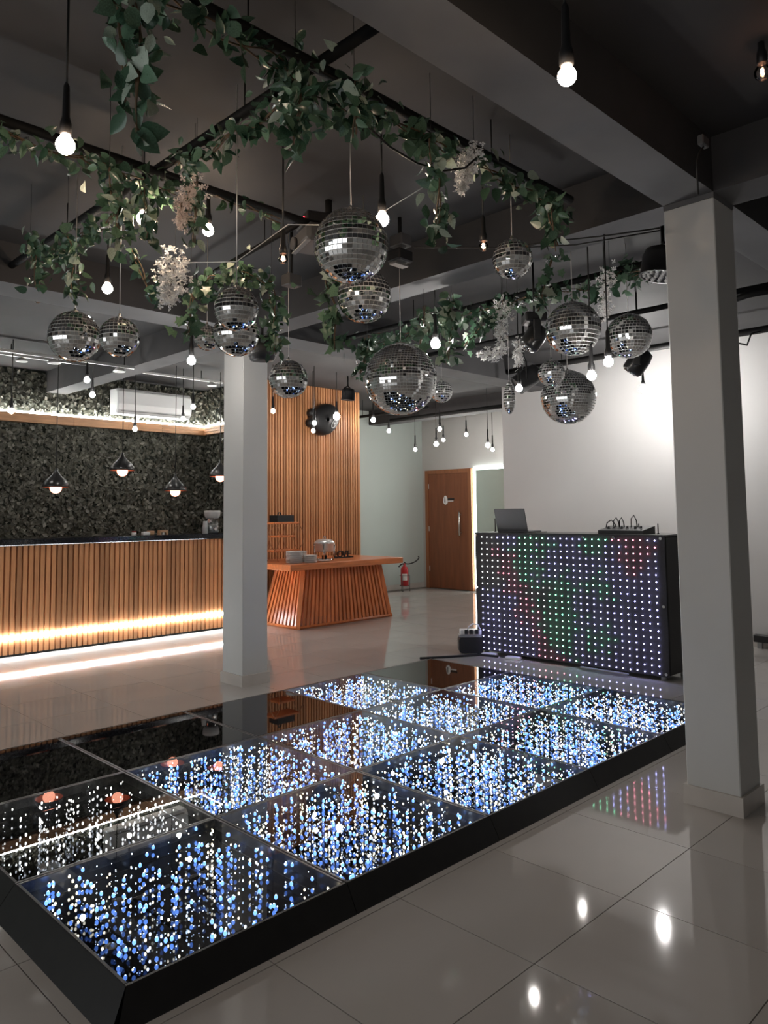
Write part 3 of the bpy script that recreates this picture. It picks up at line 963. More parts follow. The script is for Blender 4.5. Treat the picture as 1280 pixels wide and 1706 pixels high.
B = [
    (109, 242, 15.5, 'warm', 'large glowing bulb on a long socket at the upper left'),
    (239, 364, 11, 'warm', 'glowing bulb tucked into the leaves left of the white wire'),
    (347, 384, 9.5, 'warm', 'glowing bulb on a black cord beside the cream blossoms'),
    (637, 366, 11.5, 'warm', 'glowing bulb in front of the large upper mirror ball'),
    (945, 127, 15.5, 'warm', 'bright bulb against the wide dark ceiling beam'),
    (1271, 121, 13.5, 'dim', 'clear filament bulb cut by the upper right edge'),
    (179, 481, 8.5, 'warm', 'glowing bulb above the two mirror balls at the left'),
    (63, 499, 6.5, 'dim', 'dim filament bulb under the leaves at the left edge'),
    (472, 432, 7.5, 'dim', 'dim filament bulb left of the projector'),
    (806, 411, 8.0, 'dim', 'dim filament bulb beside the small mirror ball under the leafy pipe'),
    (319, 601, 6.5, 'far', 'bulb on a long black stem left of the white column'),
    (145, 633, 5.2, 'far', 'upper one of two bulbs below the left mirror balls'),
    (154, 658, 5.2, 'far', 'lower one of two bulbs below the left mirror balls'),
    (19, 685, 4.4, 'far', 'tiny bulb in front of the ledge near the left edge'),
    (225, 715, 4.0, 'far', 'tiny bulb below the air conditioner'),
    (305, 698, 4.0, 'far', 'tiny bulb at the right end of the air conditioner'),
    (322, 678, 4.2, 'far', 'tiny bulb just right of the air conditioner'),
    (455, 685, 4.2, 'far', 'tiny bulb before the slats next to the column'),
    (524, 705, 4.4, 'far', 'upper bulb in front of the wall speaker'),
    (522, 718, 4.0, 'far', 'lower bulb in front of the wall speaker'),
    (561, 694, 6.5, 'white', 'star-bright bulb in front of the wall speaker'),
    (622, 700, 5.0, 'far', 'bulb close to the slat wall end over the pale green wall'),
    (648, 718, 3.9, 'far', 'second bulb from the slat wall end over the pale green wall'),
    (692, 749, 3.6, 'far', 'lowest bulb over the pale green wall'),
    (727, 740, 4.8, 'far', 'brighter bulb over the left side of the door'),
    (733, 715, 4.2, 'far', 'highest bulb over the door'),
    (739, 733, 3.5, 'far', 'small bulb over the middle of the door'),
    (777, 724, 3.7, 'far', 'bulb hanging alone over the right side of the door'),
    (813, 742, 4.8, 'far', 'brighter bulb above the lit mirror'),
    (821, 749, 3.6, 'far', 'smaller bulb above the lit mirror'),
    (726, 573, 8.5, 'white', 'bright white bulb between leaves above the largest mirror ball'),
    (865, 647, 9.0, 'white', 'bright white bulb beside the narrow mirror disc'),
    (986, 626, 6.8, 'white', 'bright bulb above the lower right mirror ball'),
    (1014, 603, 7.5, 'white', 'bright bulb between two mirror balls by the white wall'),
    (1072, 648, 9.0, 'glare', 'brightest bulb glaring on the white wall'),
    (945, 652, 7.0, 'white', 'bulb behind the lower right mirror ball mirrored in the floor tiles'),
]
for px, py, rp, kd, lb in B:
    kw = {}
    if py > 690 and 600 < px < 830:
        kw = dict(d={622: 10.6, 648: 11.2, 692: 12.0, 727: 11.0, 733: 10.2, 739: 12.0, 777: 12.0, 813: 11.2, 821: 12.0}[px], rreal=rp * {622: 10.6, 648: 11.2, 692: 12.0, 727: 11.0, 733: 10.2, 739: 12.0, 777: 12.0, 813: 11.2, 821: 12.0}[px] / FPX * .78, socket=.19)
    elif px in (19, 225, 305, 322, 145, 154):
        kw = dict(d={19: 7.4, 225: 8.6, 305: 9.0, 322: 8.6, 145: 7.0, 154: 7.3}[px], rreal=.026, socket=.12)
    elif px in (455, 524, 522, 561):
        kw = dict(d={455: 8.8, 524: 8.9, 522: 9.2, 561: 9.3}[px], rreal=.024 if px != 561 else .04, socket=.13)
    elif px == 1072:
        kw = dict(d=7.45, rreal=.034, socket=.12)
    elif px == 945 and py > 600:
        kw = dict(d=7.9, rreal=.026, socket=.12)
    elif px in (986, 1014):
        kw = dict(d=4.2 if px == 986 else 4.0, rreal=.025, socket=.13)
    elif px == 865:
        kw = dict(d=6.1, rreal=.028, socket=.12)
    elif px == 726:
        kw = dict(d=5.2, rreal=.034, socket=.16)
    elif px == 945:
        kw = dict(d=2.0, rreal=.0245)
    elif px in (806, 472):
        kw = dict(d=3.55, rreal=.0225, socket=.11)
    elif px == 319:
        kw = dict(d=5.6, rreal=.03, socket=.30)
    bulb(px, py, rp, kd, lb, **kw)


# ------------------------------------------------------------------ mirror balls
def mirror_ball(px, py, rpx, d, label, ztop=None, tilepx=8.0, ell=(1, 1), cordmat='wire', tdx=0):
    c = at(px, py, d)
    R_ = rpx * d / FPX
    zt = ZS if ztop is None else ztop
    if ztop is None:
        for (xa, xb_, ya, yb_) in ((X0, XB, -.655, -.42), (X0, XB, 2.95, 3.27), (2.53, 2.77, Y0, YB)):
            if xa <= c.x <= xb_ and ya <= c.y <= yb_:
                zt = ZB
    t = thing('mirror_ball', label, 'mirror ball', (c.x, c.y, zt), 'mirror balls over the dance floor')
    dz = c.z - zt
    ex, ez = ell
    MB().tube([(0, 0, dz + R_ * ez + .012), (0, 0, 0)], .0022, 6).build('hanging_wire', cordmat, t)
    MB().lathe([(R_ * .16, dz + R_ * ez * .97), (R_ * .15, dz + R_ * ez + .004), (.006, dz + R_ * ez + .008), (.006, dz + R_ * ez + .018), (0, dz + R_ * ez + .018)], 14).build('cap', 'brushed', t)
    core = MB().ball((0, 0, 0), R_ * .985, 40, 24, 0, (ex, ex, ez)).build('core', 'ball_core', t, (0, 0, dz))
    rows = max(14, int(round(math.pi * rpx / tilepx)))
    mb = MB()
    off = rng.uniform(0, 6.28)
    for k in range(rows):
        th = math.pi * (k + .5) / rows
        h = math.pi / rows * .5 * .83
        ncol = max(4, int(round(2 * rows * math.sin(th))))
        for i in range(ncol):
            a = 2 * math.pi * (i + .5) / ncol + off
            nrm = Vector((math.sin(th) * math.cos(a), math.sin(th) * math.sin(a), math.cos(th)))
            e1 = Vector((-math.sin(a), math.cos(a), 0))
            e2 = nrm.cross(e1)
            nr = nrm
            j1, j2 = rng.normal(0, .011, 2)
            wv = math.pi / ncol * math.sin(th) * .90 * R_
            hv = h * R_
            pc = nrm * R_
            s1, s2 = e1 + nr * j1, e2 + nr * j2
            q = [pc - s1 * wv - s2 * hv, pc + s1 * wv - s2 * hv, pc + s1 * wv + s2 * hv, pc - s1 * wv + s2 * hv]
            mb.add([(p.x * ex, p.y * ex, p.z * ez) for p in q], [(0, 3, 2, 1)])
    o = mb.build('mirror_facets', 'mirror_tile', t, (0, 0, dz))
    o['kind'] = 'stuff'
    return t


mirror_ball(585, 410, 62, 3.1, 'large mirror ball at the top centre beside a glowing bulb', tilepx=8.2)
mirror_ball(607, 493, 45, 4.1, 'mirror ball half hidden under the large top centre one', tilepx=7.4)
mirror_ball(668, 632, 60, 4.5, 'largest mirror ball low in the centre with very fine facets', tilepx=5.0)
mirror_ball(736, 653, 18, 6.3, 'tiny mirror ball touching the right side of the largest one', tilepx=4.2)
mirror_ball(854, 432, 33, 3.45, 'mirror ball under the leafy pipe in front of the ceiling beam', tilepx=7.0)
mirror_ball(955, 548, 45, 4.3, 'upper large mirror ball of the right cluster', tilepx=6.6)
mirror_ball(919, 622, 22, 5.2, 'small mirror ball in front of the lower right large one', tilepx=4.4)
mirror_ball(947, 662, 45, 5.6, 'lower large mirror ball of the right cluster', tilepx=4.4)
mirror_ball(1048, 560, 37, 4.9, 'mirror ball nearest to the foreground column', tilepx=5.6)
mirror_ball(849, 665, 25, 5.6, 'narrow elongated mirror ball by the white wall edge', tilepx=5.0, ell=(.40, 1))
mirror_ball(394, 515, 37, 3.0, 'upper mirror ball of the pair above the white column', tilepx=7.0)
mirror_ball(394, 556, 38, 3.7, 'lower mirror ball of the pair above the white column', tilepx=6.2)
mirror_ball(345, 563, 21, 4.6, 'small mirror ball peeking out left of the stacked pair', tilepx=5.0)
mirror_ball(481, 632, 32, 4.6, 'mirror ball in front of the orange slat wall', tilepx=5.6)
mirror_ball(124, 561, 42, 3.8, 'larger one of two mirror balls at the left', tilepx=6.6)
mirror_ball(199, 562, 33, 3.5, 'smaller one of two mirror balls at the left', tilepx=6.4)

# ------------------------------------------------------------------ ceiling pipes
ZP = 2.88


def pipe(name, label, a, b, r=.022, hang=True):
    a, b = Vector(a), Vector(b)
    t = thing(name, label, 'pipe', (a.x, a.y, ZS), 'ceiling pipes')
    o_ = Vector((a.x, a.y, ZS))
    MB().tube([a - o_, b - o_], r, 12).build('tube', 'black_metal', t)
    L = (b - a).length
    nn = max(2, int(L / 1.2))
    for k in range(nn):
        q = a.lerp(b, (k + .5) / nn) - o_
        MB().tube([q, (q.x, q.y, 0)], .003, 6).build('hanger', 'black_metal', t)
    return t


pipe('ceiling_pipe', 'black ceiling pipe with leaves running toward the foreground column', (-1.6, -.05, ZP), (2.30, -.05, ZP))
pipe('ceiling_pipe', 'black cross pipe carrying the thickest leaves', (.67, -.42, ZP + .035), (.67, 2.95, ZP + .035))
pipe('ceiling_pipe', 'black ceiling pipe with leaves and bulbs on the left', (-1.6, 1.07, ZP), (1.62, 1.07, ZP))
pipe('ceiling_pipe', 'short dark pipe above the stacked mirror balls', (1.56, 1.10, ZP + .04), (1.78, 2.95, ZP + .04), .016)
pipe('ceiling_pipe', 'black pipe with leaves behind the grey beam', (3.52, -.42, ZP), (3.52, 2.95, ZP))
pipe('ceiling_pipe', 'black pipe with bundled cables above the right mirror balls', (4.6, -.42, ZP), (4.6, 2.95, ZP))
pipe('ceiling_pipe', 'thick black pipe along the top of the white wall', (6.0, -2.6, ZP + .01), (6.0, 2.95, ZP + .01), .03)
pipe('ceiling_pipe', 'black pipe with an end block over the pale green wall', (7.55, 3.75, 2.78), (7.55, 6.3, 2.78), .022)
pipe('ceiling_pipe', 'shorter black pipe over the pale green wall near the slats', (7.0, 5.0, 2.80), (7.0, 6.75, 2.80), .022)
for i, (y, lb) in enumerate(((4.78, 'front metal lighting rail above the bar'), (5.9, 'rear metal lighting rail above the bar'))):
    zr = 2.75 if i == 0 else 2.95
    t = thing('lighting_rail', lb, 'rail', (2.3, y, ZS), 'lighting rails above the bar')
    MB().box((-1.6, -.012, zr - ZS - .012), (1.9 if i else .0 + .15, .012, zr - ZS + .012)).build('track', 'brushed', t)
    for x in ((-1.2, -.4, .05) if i == 0 else (-.6, .5, 1.6)):
        MB().tube([(x, 0, zr - ZS), (x, 0, 0)], .005, 6).build('hanger', 'black_metal', t)
    for x in ((-.62, .0) if i == 0 else (.62, 1.75, -.5)):
        s_ = MB().lathe([(.002, zr - ZS - .012), (.03, zr - ZS - .02), (.055, zr - ZS - .05), (.06, zr - ZS - .055), (.055, zr - ZS - .058), (0, zr - ZS - .054)], 18, (x, 0, 0)).build('spot_disc', 'white_plastic', t)
t = thing('lighting_rail', 'cross rail between the two bar lighting rails', 'rail', (3.1, 5.3, ZS), 'lighting rails above the bar')
MB().box((-.010, -.5, -.13), (.010, .58, -.11)).build('track', 'black_metal', t)
MB().tube([(0, 0, -.11), (0, 0, 0)], .005, 6).build('hanger', 'black_metal', t)


# ------------------------------------------------------------------ leaves
def leaf_mesh(kind, m):
    mb = MB()
    if kind == 'oval':
        prof = [(0, 0), (.14, .62), (.36, 1.0), (.62, .82), (.85, .36), (1.0, 0)]
        W, fold, droop = .26, .10, -.16
    elif kind == 'broad':
        prof = [(0, 0), (.10, .75), (.32, 1.0), (.58, .86), (.82, .42), (1.0, 0)]
        W, fold, droop = .36, .08, -.22
    else:  # lobed ivy
        prof = [(0, 0), (.02, .85), (.30, .55), (.42, 1.0), (.62, .42), (1.0, 0)]
        W, fold, droop = .44, .06, -.15
    vs = []
    for t, w in prof:
        z = droop * t * t
        vs.append((0, t, z - 0))
        vs.append((-W * w, t, z + fold * w))
        vs.append((W * w, t, z + fold * w))
    fs = []
    for k in range(len(prof) - 1):
        c0, l0, r0, c1, l1, r1 = 3 * k, 3 * k + 1, 3 * k + 2, 3 * k + 3, 3 * k + 4, 3 * k + 5
        fs += [(c0, c1, l1, l0) if 0 < k < len(prof) - 2 else ((c0, c1, l1) if k == 0 else (c0, c1, l0)),
               (c0, r0, r1, c1) if 0 < k < len(prof) - 2 else ((c0, r1, c1) if k == 0 else (c0, r0, c1))]
    mb.add(vs, fs, 0, True)
    return mb.data('leaf', m)


LEAF = {(k, m): leaf_mesh(k, m) for k in ('oval', 'broad', 'ivy') for m in ('leaf_a', 'leaf_b', 'leaf_c')}


def place_leaf(parent, org, p, size, shapes, pale, out=None, down=.6):
    d = Vector(rng.normal(size=3))
    d.z -= down * 1.6
    if out is not None:
        d += out
    d.normalize()
    nrm = Vector(rng.normal(size=3)) + Vector((-.6, -.6, .15))
    x = d.cross(nrm)
    if x.length < 1e-3:
        return
    x.normalize()
    z = x.cross(d)
    s_ = size * rng.uniform(.6, 1.1)
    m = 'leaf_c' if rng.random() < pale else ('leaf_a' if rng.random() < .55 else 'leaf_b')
    o = bpy.data.objects.new('leaf', LEAF[(shapes[rng.integers(len(shapes))], m)])
    COL.objects.link(o)
    o.parent = parent
    q = p - org
    o.matrix_local = Matrix(((x.x * s_, d.x * s_, z.x * s_, q.x), (x.y * s_, d.y * s_, z.y * s_, q.y), (x.z * s_, d.z * s_, z.z * s_, q.z), (0, 0, 0, 1)))


def garland(label, pts, n, spread, size=.062, shapes=('oval', 'broad'), pale=.15, down=.5, stem=True, ztopmax=None, cat='garland', name='leaf_garland'):
    """pts: world polyline; n leaves scattered round it"""
    pts = [Vector(q) for q in pts]
    org = pts[0]
    t = thing(name, label, cat, org, 'leafy garlands on the ceiling pipes')
    seg = [0]
    for a, b in zip(pts, pts[1:]):
        seg.append(seg[-1] + (b - a).length)
    L = seg[-1]

    def ev(s_):
        s_ *= L
        for k in range(len(pts) - 1):
            if s_ <= seg[k + 1] + 1e-9:
                return pts[k].lerp(pts[k + 1], (s_ - seg[k]) / max(1e-6, seg[k + 1] - seg[k]))
        return pts[-1].copy()
    if stem:
        m = max(6, int(L / .05))
        for w in range(2):
            ph = rng.uniform(0, 6)
            sp = [ev(i / m) - org + Vector((math.sin(i * .9 + ph), math.cos(i * .8 + ph), math.sin(i * .7 + ph) * .6)) * spread * .25 for i in range(m + 1)]
            MB().tube(sp, .0035, 5).build('vine', 'stem', t)
    for _ in range(int(n * 1.35)):
        p = ev(rng.random()) + Vector(rng.normal(0, spread * .5, 3))
        if p.z > ZS - .03:
            p.z = ZS - .03 - rng.random() * .05
        place_leaf(t, org, p, size, shapes, pale, down=down)
    return t


def hang(label, px, y0, y1, d, n, spread=.035, **kw):
    a = at(px if not isinstance(px, tuple) else px[0], y0, d)
    b = at(px if not isinstance(px, tuple) else px[1], y1, d)
    mid = a.lerp(b, .5) + Vector((.01, -.01, 0))
    g = garland(label, [a, mid, b], n, spread, **kw)
    if a.z < ZS - .02:
        MB().tube([(0, 0, 0), (.004, .003, (ZS - a.z) * .5), (0, 0, ZS - a.z)], .0012, 5).build('tie_stem', 'cord', g)
    return g


A = lambda x, dz=0, dy=0: (x, -.05 + dy, ZP - .02 + dz)
Cc = lambda x, dz=0, dy=0: (x, 1.07 + dy, ZP - .02 + dz)
Bb = lambda y, dz=0: (.67, y, ZP + .01 + dz)
Ee = lambda y, dz=0: (3.52, y, ZP - .02 + dz)
garland('leafy garland along the pipe at the top left of the picture', [A(-.15), A(.2, -.03), A(.55, -.04)], 95, .075)
garland('dense leaf cluster where the two pipes cross at top centre', [A(.5, -.04), A(.72, -.08), A(.95, -.04)], 120, .10, pale=.12)
hang('thick leaf tuft hanging left of the pipe crossing', 492, 130, 245, 2.55, 62, .055, pale=.15)
hang('leaf tuft hanging right of the pipe crossing', 590, 130, 225, 2.62, 34, .045, pale=.18)
garland('broad-leaved garland from the pipe crossing toward the white blossoms', [A(.95, -.02), A(1.15, -.04), A(1.4, -.05)], 42, .06, size=.075, shapes=('broad',), pale=.08)
hang('long leaf strand hanging left of the white blossoms', (718, 730), 230, 392, 2.98, 60, .055, size=.068, pale=.16)
garland('garland between the white blossoms and the small mirror ball wire', [A(1.45, -.03), A(1.75, -.05), A(2.0, -.05)], 70, .06, pale=.2)
garland('garland end curling down at the right of the leafy pipe', [A(1.98, -.05), A(2.2, -.08), at(915, 350, 3.45), at(928, 415, 3.5)], 95, .06, pale=.12)
garland('leafy garland along the cross pipe left of the crossing', [Bb(.05, -.03), Bb(.3, -.05), Bb(.6, -.04), Bb(.95, -.02)], 115, .07, pale=.13)
hang('twin leaf strand hanging down at the top left', (215, 232), -30, 215, 2.0, 50, .05, size=.072, pale=.2)
hang('thin leaf strand next to the twin strand at the top left', (190, 205), -30, 170, 2.05, 22, .035, size=.07, pale=.1)
garland('leaf garland on the pipe at the far left behind the large bulb', [Cc(-.25), Cc(.0, -.03), Cc(.3, -.03)], 60, .06)
garland('leaf garland on the left pipe around the cross joint', [Cc(.3, -.02), Cc(.55, -.05), Cc(.75, -.04)], 70, .07)
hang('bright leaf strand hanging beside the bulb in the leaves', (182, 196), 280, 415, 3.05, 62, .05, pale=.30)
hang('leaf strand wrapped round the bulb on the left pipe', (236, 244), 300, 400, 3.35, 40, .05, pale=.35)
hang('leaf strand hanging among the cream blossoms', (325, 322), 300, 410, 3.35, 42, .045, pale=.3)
garland('sparse leaves on the left pipe near the white wires', [Cc(.95, .0), Cc(1.15, .0), Cc(1.35, -.02)], 18, .05, pale=.1)
garland('leaf garland on the cross pipe at the left edge', [Bb(1.25, -.04), Bb(1.6, -.08), Bb(2.0, -.08), Bb(2.45, -.05)], 130, .085, pale=.08)
hang('leaf strand hanging at the left edge above the dim bulb', (50, 62), 395, 478, 3.95, 45, .06, pale=.08)
hang('leaf strand hanging above the larger left mirror ball', (112, 122), 390, 487, 3.75, 48, .055, pale=.1)
hang('thin vine with round leaves left of the white lilac', (215, 255), 415, 500, 3.7, 26, .045, shapes=('broad',), size=.058, pale=.05)
garland('arching garland above the stacked mirror balls', [at(322, 500, 4.1), at(345, 462, 4.1), at(400, 455, 4.15), at(455, 475, 4.2)], 110, .075, shapes=('broad', 'ivy'), pale=.08)
hang('leaf strand falling behind the stacked mirror balls beside the speaker', (452, 458), 480, 590, 4.25, 85, .065, shapes=('oval', 'broad'), pale=.14)
hang('ivy strand at the left of the stacked mirror balls', (318, 312), 490, 560, 4.2, 18, .04, shapes=('ivy',), size=.085, pale=.06)
hang('ivy strand on brown stems below the large top mirror ball', (545, 560), 455, 580, 4.2, 34, .065, shapes=('ivy',), size=.095, pale=.1)
garland('garland behind the largest mirror ball', [Ee(2.75, -.08), Ee(2.4, -.10), Ee(2.0, -.06), Ee(1.7, -.03)], 140, .085, shapes=('ivy', 'broad'), size=.08, pale=.08)
hang('leaf strand falling left of the largest mirror ball', (612, 600), 560, 625, 5.0, 40, .06, shapes=('oval', 'ivy'), size=.075, pale=.1)
garland('garland on the rear pipe right of the largest mirror ball wire', [Ee(1.7, -.02), Ee(1.4, -.03), Ee(1.0, -.02), Ee(.75, -.02)], 130, .08, shapes=('ivy', 'broad'), size=.075, pale=.12)
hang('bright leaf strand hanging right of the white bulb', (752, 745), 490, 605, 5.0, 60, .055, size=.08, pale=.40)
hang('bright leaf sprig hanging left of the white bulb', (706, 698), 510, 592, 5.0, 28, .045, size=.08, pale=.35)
garland('small-leaved sprigs between the bulb and the white blossoms', [at(775, 575, 5.2), at(800, 545, 5.2), at(830, 520, 5.2)], 45, .06, shapes=('ivy',), size=.075, pale=.2)
garland('garland with bare vine stems above the right mirror balls', [Ee(.75, -.02), Ee(.55, -.06), Ee(.3, -.03), Ee(.05, -.02)], 80, .08, shapes=('ivy', 'oval'), size=.07, pale=.1)
hang('leaf vine hanging beside the moving head light', (925, 895), 400, 520, 4.4, 24, .05, shapes=('ivy',), size=.08, pale=.15)
garland('dark leaf tuft behind the right white blossoms', [at(1000, 480, 4.9), at(1030, 455, 4.9), at(1055, 440, 4.9)], 45, .075, shapes=('broad', 'ivy'), size=.075, pale=.05)


# blossoms
def blossoms(label, pts, n, spread, m='flower', size=.016):
    pts = [Vector(q) for q in pts]
    t = thing('flower_spray', label, 'flowers', pts[0], 'hanging blossom sprays')
    MB().tube([q - pts[0] for q in pts], .003, 5).build('stem', 'stem', t)
    MB().tube([(0, 0, 0), (.003, .003, (ZS - pts[0].z) * .5), (0, 0, ZS - pts[0].z)], .0012, 5).build('tie_stem', 'cord', t)
    mb = MB()
    for _ in range(n * 2):
        s_ = rng.random() * (len(pts) - 1)
        k = min(int(s_), len(pts) - 2)
        tap = 1.0 - .55 * (s_ / (len(pts) - 1))
        c = pts[k].lerp(pts[k + 1], s_ - k) - pts[0] + Vector(rng.normal(0, spread * .5 * tap, 3))
        nrm = Vector(rng.normal(size=3)).normalized()
        e1 = nrm.orthogonal().normalized()
        e2 = nrm.cross(e1)
        for q in range(4):
            a = q * math.pi / 2
            dr_ = e1 * math.cos(a) + e2 * math.sin(a)
            si = nrm.cross(dr_)
            r = size * rng.uniform(.7, 1.2)
            mb.add([c, c + dr_ * r * .6 + si * r * .35 + nrm * r * .2, c + dr_ * r + nrm * r * .1, c + dr_ * r * .6 - si * r * .35 + nrm * r * .2], [(0, 1, 2, 3)])
    o = mb.build('florets', m, t)
    o['kind'] = 'stuff'


blossoms('cream blossom spray lit by the neighbouring bulb', [at(328, 302, 3.3), at(302, 340, 3.3), at(305, 380, 3.3)], 90, .05, 'flower_pink')
blossoms('large white lilac spray at the left of the stacked mirror balls', [at(292, 432, 3.6), at(286, 470, 3.6), at(278, 505, 3.6)], 190, .085)
blossoms('white blossom spray on the leafy pipe at upper right', [at(790, 250, 3.15), at(778, 280, 3.15), at(768, 316, 3.15)], 120, .05)
blossoms('white blossom spray hanging before the dark ceiling at the right centre', [at(838, 500, 5.2), at(836, 545, 5.2), at(832, 592, 5.2)], 130, .075)
blossoms('short sideways white blossom spray left of the moving head', [at(838, 590, 5.25), at(815, 592, 5.25), at(797, 590, 5.25)], 60, .05)
blossoms('slim white blossom spray right of the narrow mirror ball wire', [at(864, 568, 5.4), at(865, 590, 5.4), at(863, 612, 5.4)], 70, .05)
blossoms('upper white blossom spray near the foreground column', [at(1016, 450, 4.8), at(1010, 475, 4.8), at(1006, 495, 4.8)], 60, .06)
blossoms('lower white blossom spray above the right mirror ball', [at(1008, 500, 4.8), at(1010, 515, 4.8), at(1010, 532, 4.8)], 50, .05)


# white strings stretched below the slab
def string(label, pts, r=.0018, m='string', name='tension_wire', cat='wire'):
    t = thing(name, label, cat, pts[0], 'strung wires')
    MB().tube([q - pts[0] for q in pts], r, 6).build('strand', m, t)


nA, nB_, nC = at(394, 436, 3.0), at(480, 374, 3.2), at(300, 438, 3.4)
string('white string from the lilac to the knot over the stacked mirror balls', [nC, nA])
string('white string rising from the stacked balls to the pipe knot', [nA, nB_])
string('white string from the pipe knot behind the large mirror ball', [nB_, at(545, 375, 3.35)])
string('white string from the large mirror ball up to the leaf strand', [at(640, 352, 3.2), at(712, 308, 3.1)])
string('thin black cable sagging from the pipe crossing to the blossoms', [at(604, 202, 2.7), at(650, 245, 2.8), at(695, 272, 2.95), at(740, 285, 3.05), at(775, 280, 3.1), at(795, 262, 3.12)], .0045, 'cord', 'loose_cable', 'cable')
string('thin dark cable along the grey beam toward the column', [at(855, 412, 3.9), at(920, 402, 3.85), at(1000, 394, 3.75), at(1100, 380, 3.6)], .004, 'cord', 'loose_cable', 'cable')
string('lower dark cable crossing the grey beam', [at(690, 412, 3.95), at(860, 413, 3.9), at(960, 408, 3.8), at(1100, 384, 3.62)], .0035, 'cord', 'loose_cable', 'cable')
string('hanging cable loops right of the foreground column', [at(1224, 570, 6.6), at(1245, 575, 6.6), at(1252, 556, 6.6), at(1268, 552, 6.6)], .008, 'cord', 'loose_cable', 'cable')
string('dark cable bundle near the ceiling right of the foreground column', [at(1222, 500, 5.3), at(1245, 492, 5.3), at(1285, 484, 5.2)], .025, 'cord', 'loose_cable', 'cable')

# ------------------------------------------------------------------ projector and stage lights
q = at(548, 402, 4.2)
pj_ = thing('projector', 'black ceiling projector with a red display', 'projector', (q.x, q.y, ZS), rz=math.radians(-20))
dz = q.z - ZS
MB().box((-.17, -.13, dz - .05), (.17, .13, dz + .05), bev=.02).build('housing', 'dark_grey', pj_)
MB().box((-.16, -.10, dz + .065), (.10, .10, dz + .12), bev=.006).build('receiver', 'black', pj_)
MB().box((-.163, -.05, dz + .085), (-.1605, -.015, dz + .10)).build('red_display', 'e_red', pj_)
MB().lathe([(.035, -.012), (.035, .01), (.028, .01), (.020, .0), (0, -.004)], 18, (-.178, .07, dz - .015), axis='x').build('lens', 'dark_grey', pj_)
MB().tube([(0, 0, dz + .12), (0, 0, 0)], .02, 10).build('mount_pole', 'black_metal', pj_)
MB().box((-.175, -.12, dz - .056), (-.15, .12, dz - .05)).build('front_lip', 'grey_plastic', pj_)

q = at(667, 432, 4.45)
sp = thing('clamp_light', 'small black clamp light with a steel bracket on the grey beam side', 'spotlight', (q.x, q.y, ZS))
dz = q.z - ZS
MB().box((-.06, -.05, dz - .02), (.06, .05, dz + .05), bev=.008).build('body', 'black', sp)
MB().box((-.045, -.055, dz + .07), (.045, .045, dz + .14), bev=.006).build('lamp_box', 'dark_grey', sp)
MB().box((-.06, -.02, dz - .040), (.05, .03, dz - .03)).build('bracket', 'brushed', sp)
MB().tube([(0, 0, dz + .14), (0, 0, 0)], .012, 8).build('stem', 'black_metal', sp)
q = at(486, 468, 4.55)
sp = thing('clamp_light', 'small grey box light above the ball in front of the slats', 'spotlight', (q.x, q.y, ZS))
dz = q.z - ZS
MB().box((-.05, -.04, dz - .035), (.05, .04, dz + .035), bev=.006).build('lamp_box', 'dark_grey', sp)
MB().tube([(0, 0, dz + .035), (0, 0, 0)], .01, 8).build('stem', 'black_metal', sp)


def moving_head(label, px, py, d, sc, rz, zt=ZS):
    q = at(px, py, d)
    t = thing('moving_head_light', label, 'stage light', (q.x, q.y, zt), 'moving head lights', rz)
    dz = q.z - zt
    MB().box((-.10 * sc, -.09 * sc, dz + .12 * sc), (.10 * sc, .09 * sc, dz + .20 * sc), bev=.012 * sc).build('base', 'black', t)
    for s_ in (-1, 1):
        MB().box((s_ * .10 * sc, -.03 * sc, dz - .05 * sc), (s_ * .125 * sc, .03 * sc, dz + .13 * sc), bev=.006 * sc).build('yoke_arm', 'black', t)
    pr = [(.03 * sc, .11 * sc), (.075 * sc, .09 * sc), (.088 * sc, .03 * sc), (.085 * sc, -.09 * sc), (.07 * sc, -.11 * sc), (.055 * sc, -.112 * sc), (0, -.10 * sc)]
    h = MB().lathe(list(reversed(pr)), 20).build('head', 'satin_black', t, (0, 0, dz))
    h.rotation_euler = (math.radians(35), 0, 0)
    for k in range(5):
        a = k * 2 * math.pi / 5
        MB().ball((.035 * sc * math.cos(a), .035 * sc * math.sin(a), -.108 * sc), .014 * sc, 8, 6).build('lens', 'steel', h)
    MB().tube([(0, 0, dz + .20 * sc), (0, 0, 0)], .007, 8).build('clamp', 'black_metal', t)


moving_head('black moving head light left of the upper right mirror ball', 891, 562, 5.0, .78, math.radians(45))
moving_head('black moving head light below the mirror ball nearest the column', 1064, 602, 6.0, .95, math.radians(20))


